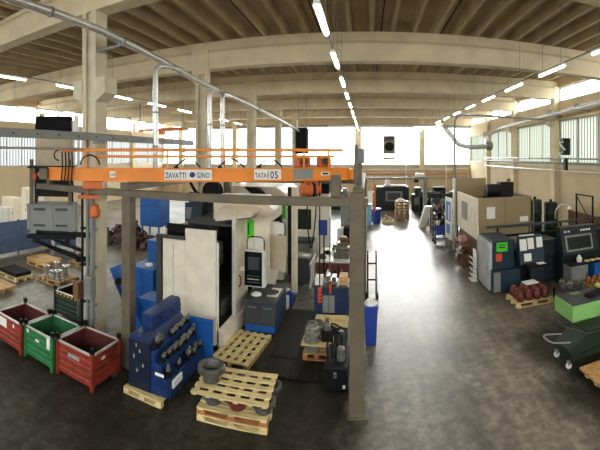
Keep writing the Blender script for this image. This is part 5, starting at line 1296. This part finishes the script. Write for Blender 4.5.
# dark machines along the end wall
t = thing('press_machine', 'dark machine with a grey framed panel at the far end behind the pallet stack', 'machine', (2.0, 31, 0))
bx('body', t, TEALB, .5, 3.4, 30.6, 32.0, .05, 1.9, .03); bx('panel_frame', t, GREYS, 1.5, 2.85, 30.55, 30.6, .75, 1.55, .01); bx('panel', t, CUTOFF, 1.65, 2.7, 30.53, 30.55, .88, 1.42, 0)
bx('beam', t, GREYS, 1.3, 3.2, 30.5, 30.9, 1.9, 2.05); bx('skid', t, BLACK, .6, 3.3, 30.7, 31.9, 0, .05)
MB().lathe([(.2, 0), (.25, .1), (.2, .5), (.1, .7)], (1.7, 31.2, 1.9), 12).build('motor', PAPER, t, 0, True)
for k, (x0, x1, y, h, m_, lab) in enumerate(((3.6, 4.6, 29.5, 1.9, DGREEN, 'dark green machine next to the framed panel machine at the far end'), (4.9, 6.6, 28.5, 2.0, BLACKM, 'black machine behind the white slabs at the far end'),
        (6.9, 8.6, 30.0, 1.7, CUTOFF, 'grey machine in the far window-side corner'), (-3.2, -1.6, 31.0, 2.1, DGREEN, 'dark green machine seen between the gantry posts'), (-6, -4.2, 29.0, 2.3, BLUE, 'blue machine far behind the cell'),
        (-9.5, -7.5, 26.0, 2.4, CREAM, 'cream machine far behind the cell beside the columns'), (-13.0, -11.2, 27.0, 2.2, TEAL, 'teal machine deep in the side bay'), (-10.4, -9.2, 20.0, 2.3, NAVY, 'navy machine behind the blue hopper'))):
    t = thing('machine_tool', lab, 'machine', ((x0 + x1) / 2, y, 0))
    bx('body', t, m_, x0, x1, y, y + 1.3, .05, h * .72, .03); bx('head', t, m_, x0 + .2, x0 + (x1 - x0) * .65, y + .1, y + 1.1, h * .72, h, .03)
    bx('guard', t, GREYBOX, x0 + .1, x1 - .15, y - .05, y, h * .3, h * .6, .01); bx('control_box', t, GREYS, x1 - .35, x1, y - .3, y, h * .55, h * .85, .01); bx('skid', t, BLACK, x0 + .1, x1 - .1, y + .1, y + 1.2, 0, .05)
# trestle with red parts between aisle and shelves, hand truck by the post
t = thing('hand_truck', 'dark hand truck with white rods standing behind the front post', 'hand truck', (.1, 11.6, 0))
for x in (.02, .28): tb('rail', t, BLACK, sm([(x, 11.6, .08), (x, 11.6, 1.3), (x, 11.8, 1.45)]), .025)
bx('toe_plate', t, BLACK, .0, .3, 11.3, 11.62, .03, .06); bx('cross_bar', t, BLACK, .02, .28, 11.58, 11.62, .6, .65); bx('cross_bar', t, BLACK, .02, .28, 11.58, 11.62, 1.1, 1.15)
for x in (-.02, .32): MB().lathe([(.03, -.03), (.1, -.025), (.1, .025), (.03, .03)], (x, 11.7, .1), 14, 'x').build('wheel', RUBBER, t, 0, True)

# more machine tools between the trolley and the end wall, and behind the cell
def lathe_small(label, x, y, w, m_, top):
    t = thing('machine_tool', label, 'machine', (x, y, 0))
    bx('bed', t, m_, x - w / 2, x + w / 2, y, y + .7, .45, .95, .02)
    for s in (-1, 1): bx('pedestal', t, m_, x + s * w * .36 - .18, x + s * w * .36 + .18, y + .05, y + .65, 0, .45, .01)
    bx('headstock', t, m_, x - w / 2, x - w / 2 + w * .3, y + .05, y + .65, .95, 1.45, .03)
    MB().lathe([(.08, 0), (.17, .02), (.17, .14), (.05, .16)], (x - w / 2 + w * .3, y + .35, 1.2), 14, 'x').build('chuck', STEEL, t, 0, True)
    bx('carriage', t, IRON, x, x + w * .2, y - .05, y + .7, .95, 1.15, .02); bx('tailstock', t, m_, x + w * .33, x + w * .47, y + .15, y + .55, .95, 1.3, .02)
    bx('splash_guard', t, top, x - w / 2, x + w / 2, y + .66, y + .70, .95, 1.75, .006)
    tb('lamp_arm', t, BLACK, sm([(x - .2, y + .6, 1.45), (x - .2, y + .5, 2.0), (x + .1, y + .3, 2.05)]), .02)
lathe_small('small dark green lathe with a grey splash guard beyond the dark rack', 5.6, 22.6, 2.0, DGREEN, GREYS)
lathe_small('small grey lathe before the black machine at the far end', 5.4, 25.6, 1.9, CUTOFF, DGREEN)
lathe_small('small dark lathe in front of the end windows by the jib post', 4.6, 27.0, 1.6, BLACKM, CUTOFF)
lathe_small('small blue lathe behind the white machines of the cell', -4.2, 21.5, 2.2, BLUE, GREYS)
lathe_small('small teal lathe between the columns behind the cell', -7.4, 19.0, 2.0, TEAL, BLACKM)
cabinet('parts_cabinet', 'grey parts cabinet behind the third white machine', 'cabinet', -1.4, -.4, 20.0, 20.7, 1.9, GREYS)
cabinet('parts_cabinet', 'cream parts cabinet farther back behind the grey one', 'cabinet', -.9, .0, 22.2, 22.8, 1.7, CREAM)
for k, (x, y) in enumerate(((-1.2, 18.9), (-.5, 18.8), (-.8, 17.6))):
    pallet(['pallet with a white crate behind the third white machine', 'pallet with a brown crate behind the third white machine', 'pallet with a dark crate beside the third white machine'][k], x - .35, x + .35, y, y + .8, wood=WOODD)
    single('crate', ['white crate on a pallet behind the third white machine', 'brown crate on a pallet behind the third white machine', 'dark crate on a pallet beside the third white machine'][k], 'crate',
           MB().box(x - .3, x + .3, y + .05, y + .7, .145, .75 + .15 * k), [PAPER, BROWN, BLACKM][k], (x, y + .4, .145), bevel=.01)
t = thing('tank_rack', 'grey frame with yellow drums before the window wall', 'rack', (7.6, 17.2, 0))
for z in (.1, 1.1): bx('shelf', t, GREYS, 7.0, 8.0, 17.0, 17.6, z, z + .04, .004)
for (x, y) in ((7.02, 17.02), (7.98, 17.02), (7.02, 17.58), (7.98, 17.58)): bx('post', t, GREYS, x - .025, x + .025, y - .025, y + .025, 0, 2.2, 0)
bx('top_bar', t, GREYS, 7.0, 8.0, 17.0, 17.04, 2.16, 2.2, 0)
for k in range(2):
    single('oil_drum', ['dark drum on the lower shelf of the grey frame', 'green drum on the upper shelf of the grey frame'][k], 'drum', MB().lathe([(.24, 0), (.25, .02), (.25, .6), (.23, .64), (.05, .64)], (7.5, 17.3, .141 + k), 16), [BLACKM, DGREEN][k], (7.5, 17.3, .141 + k), smooth=True)
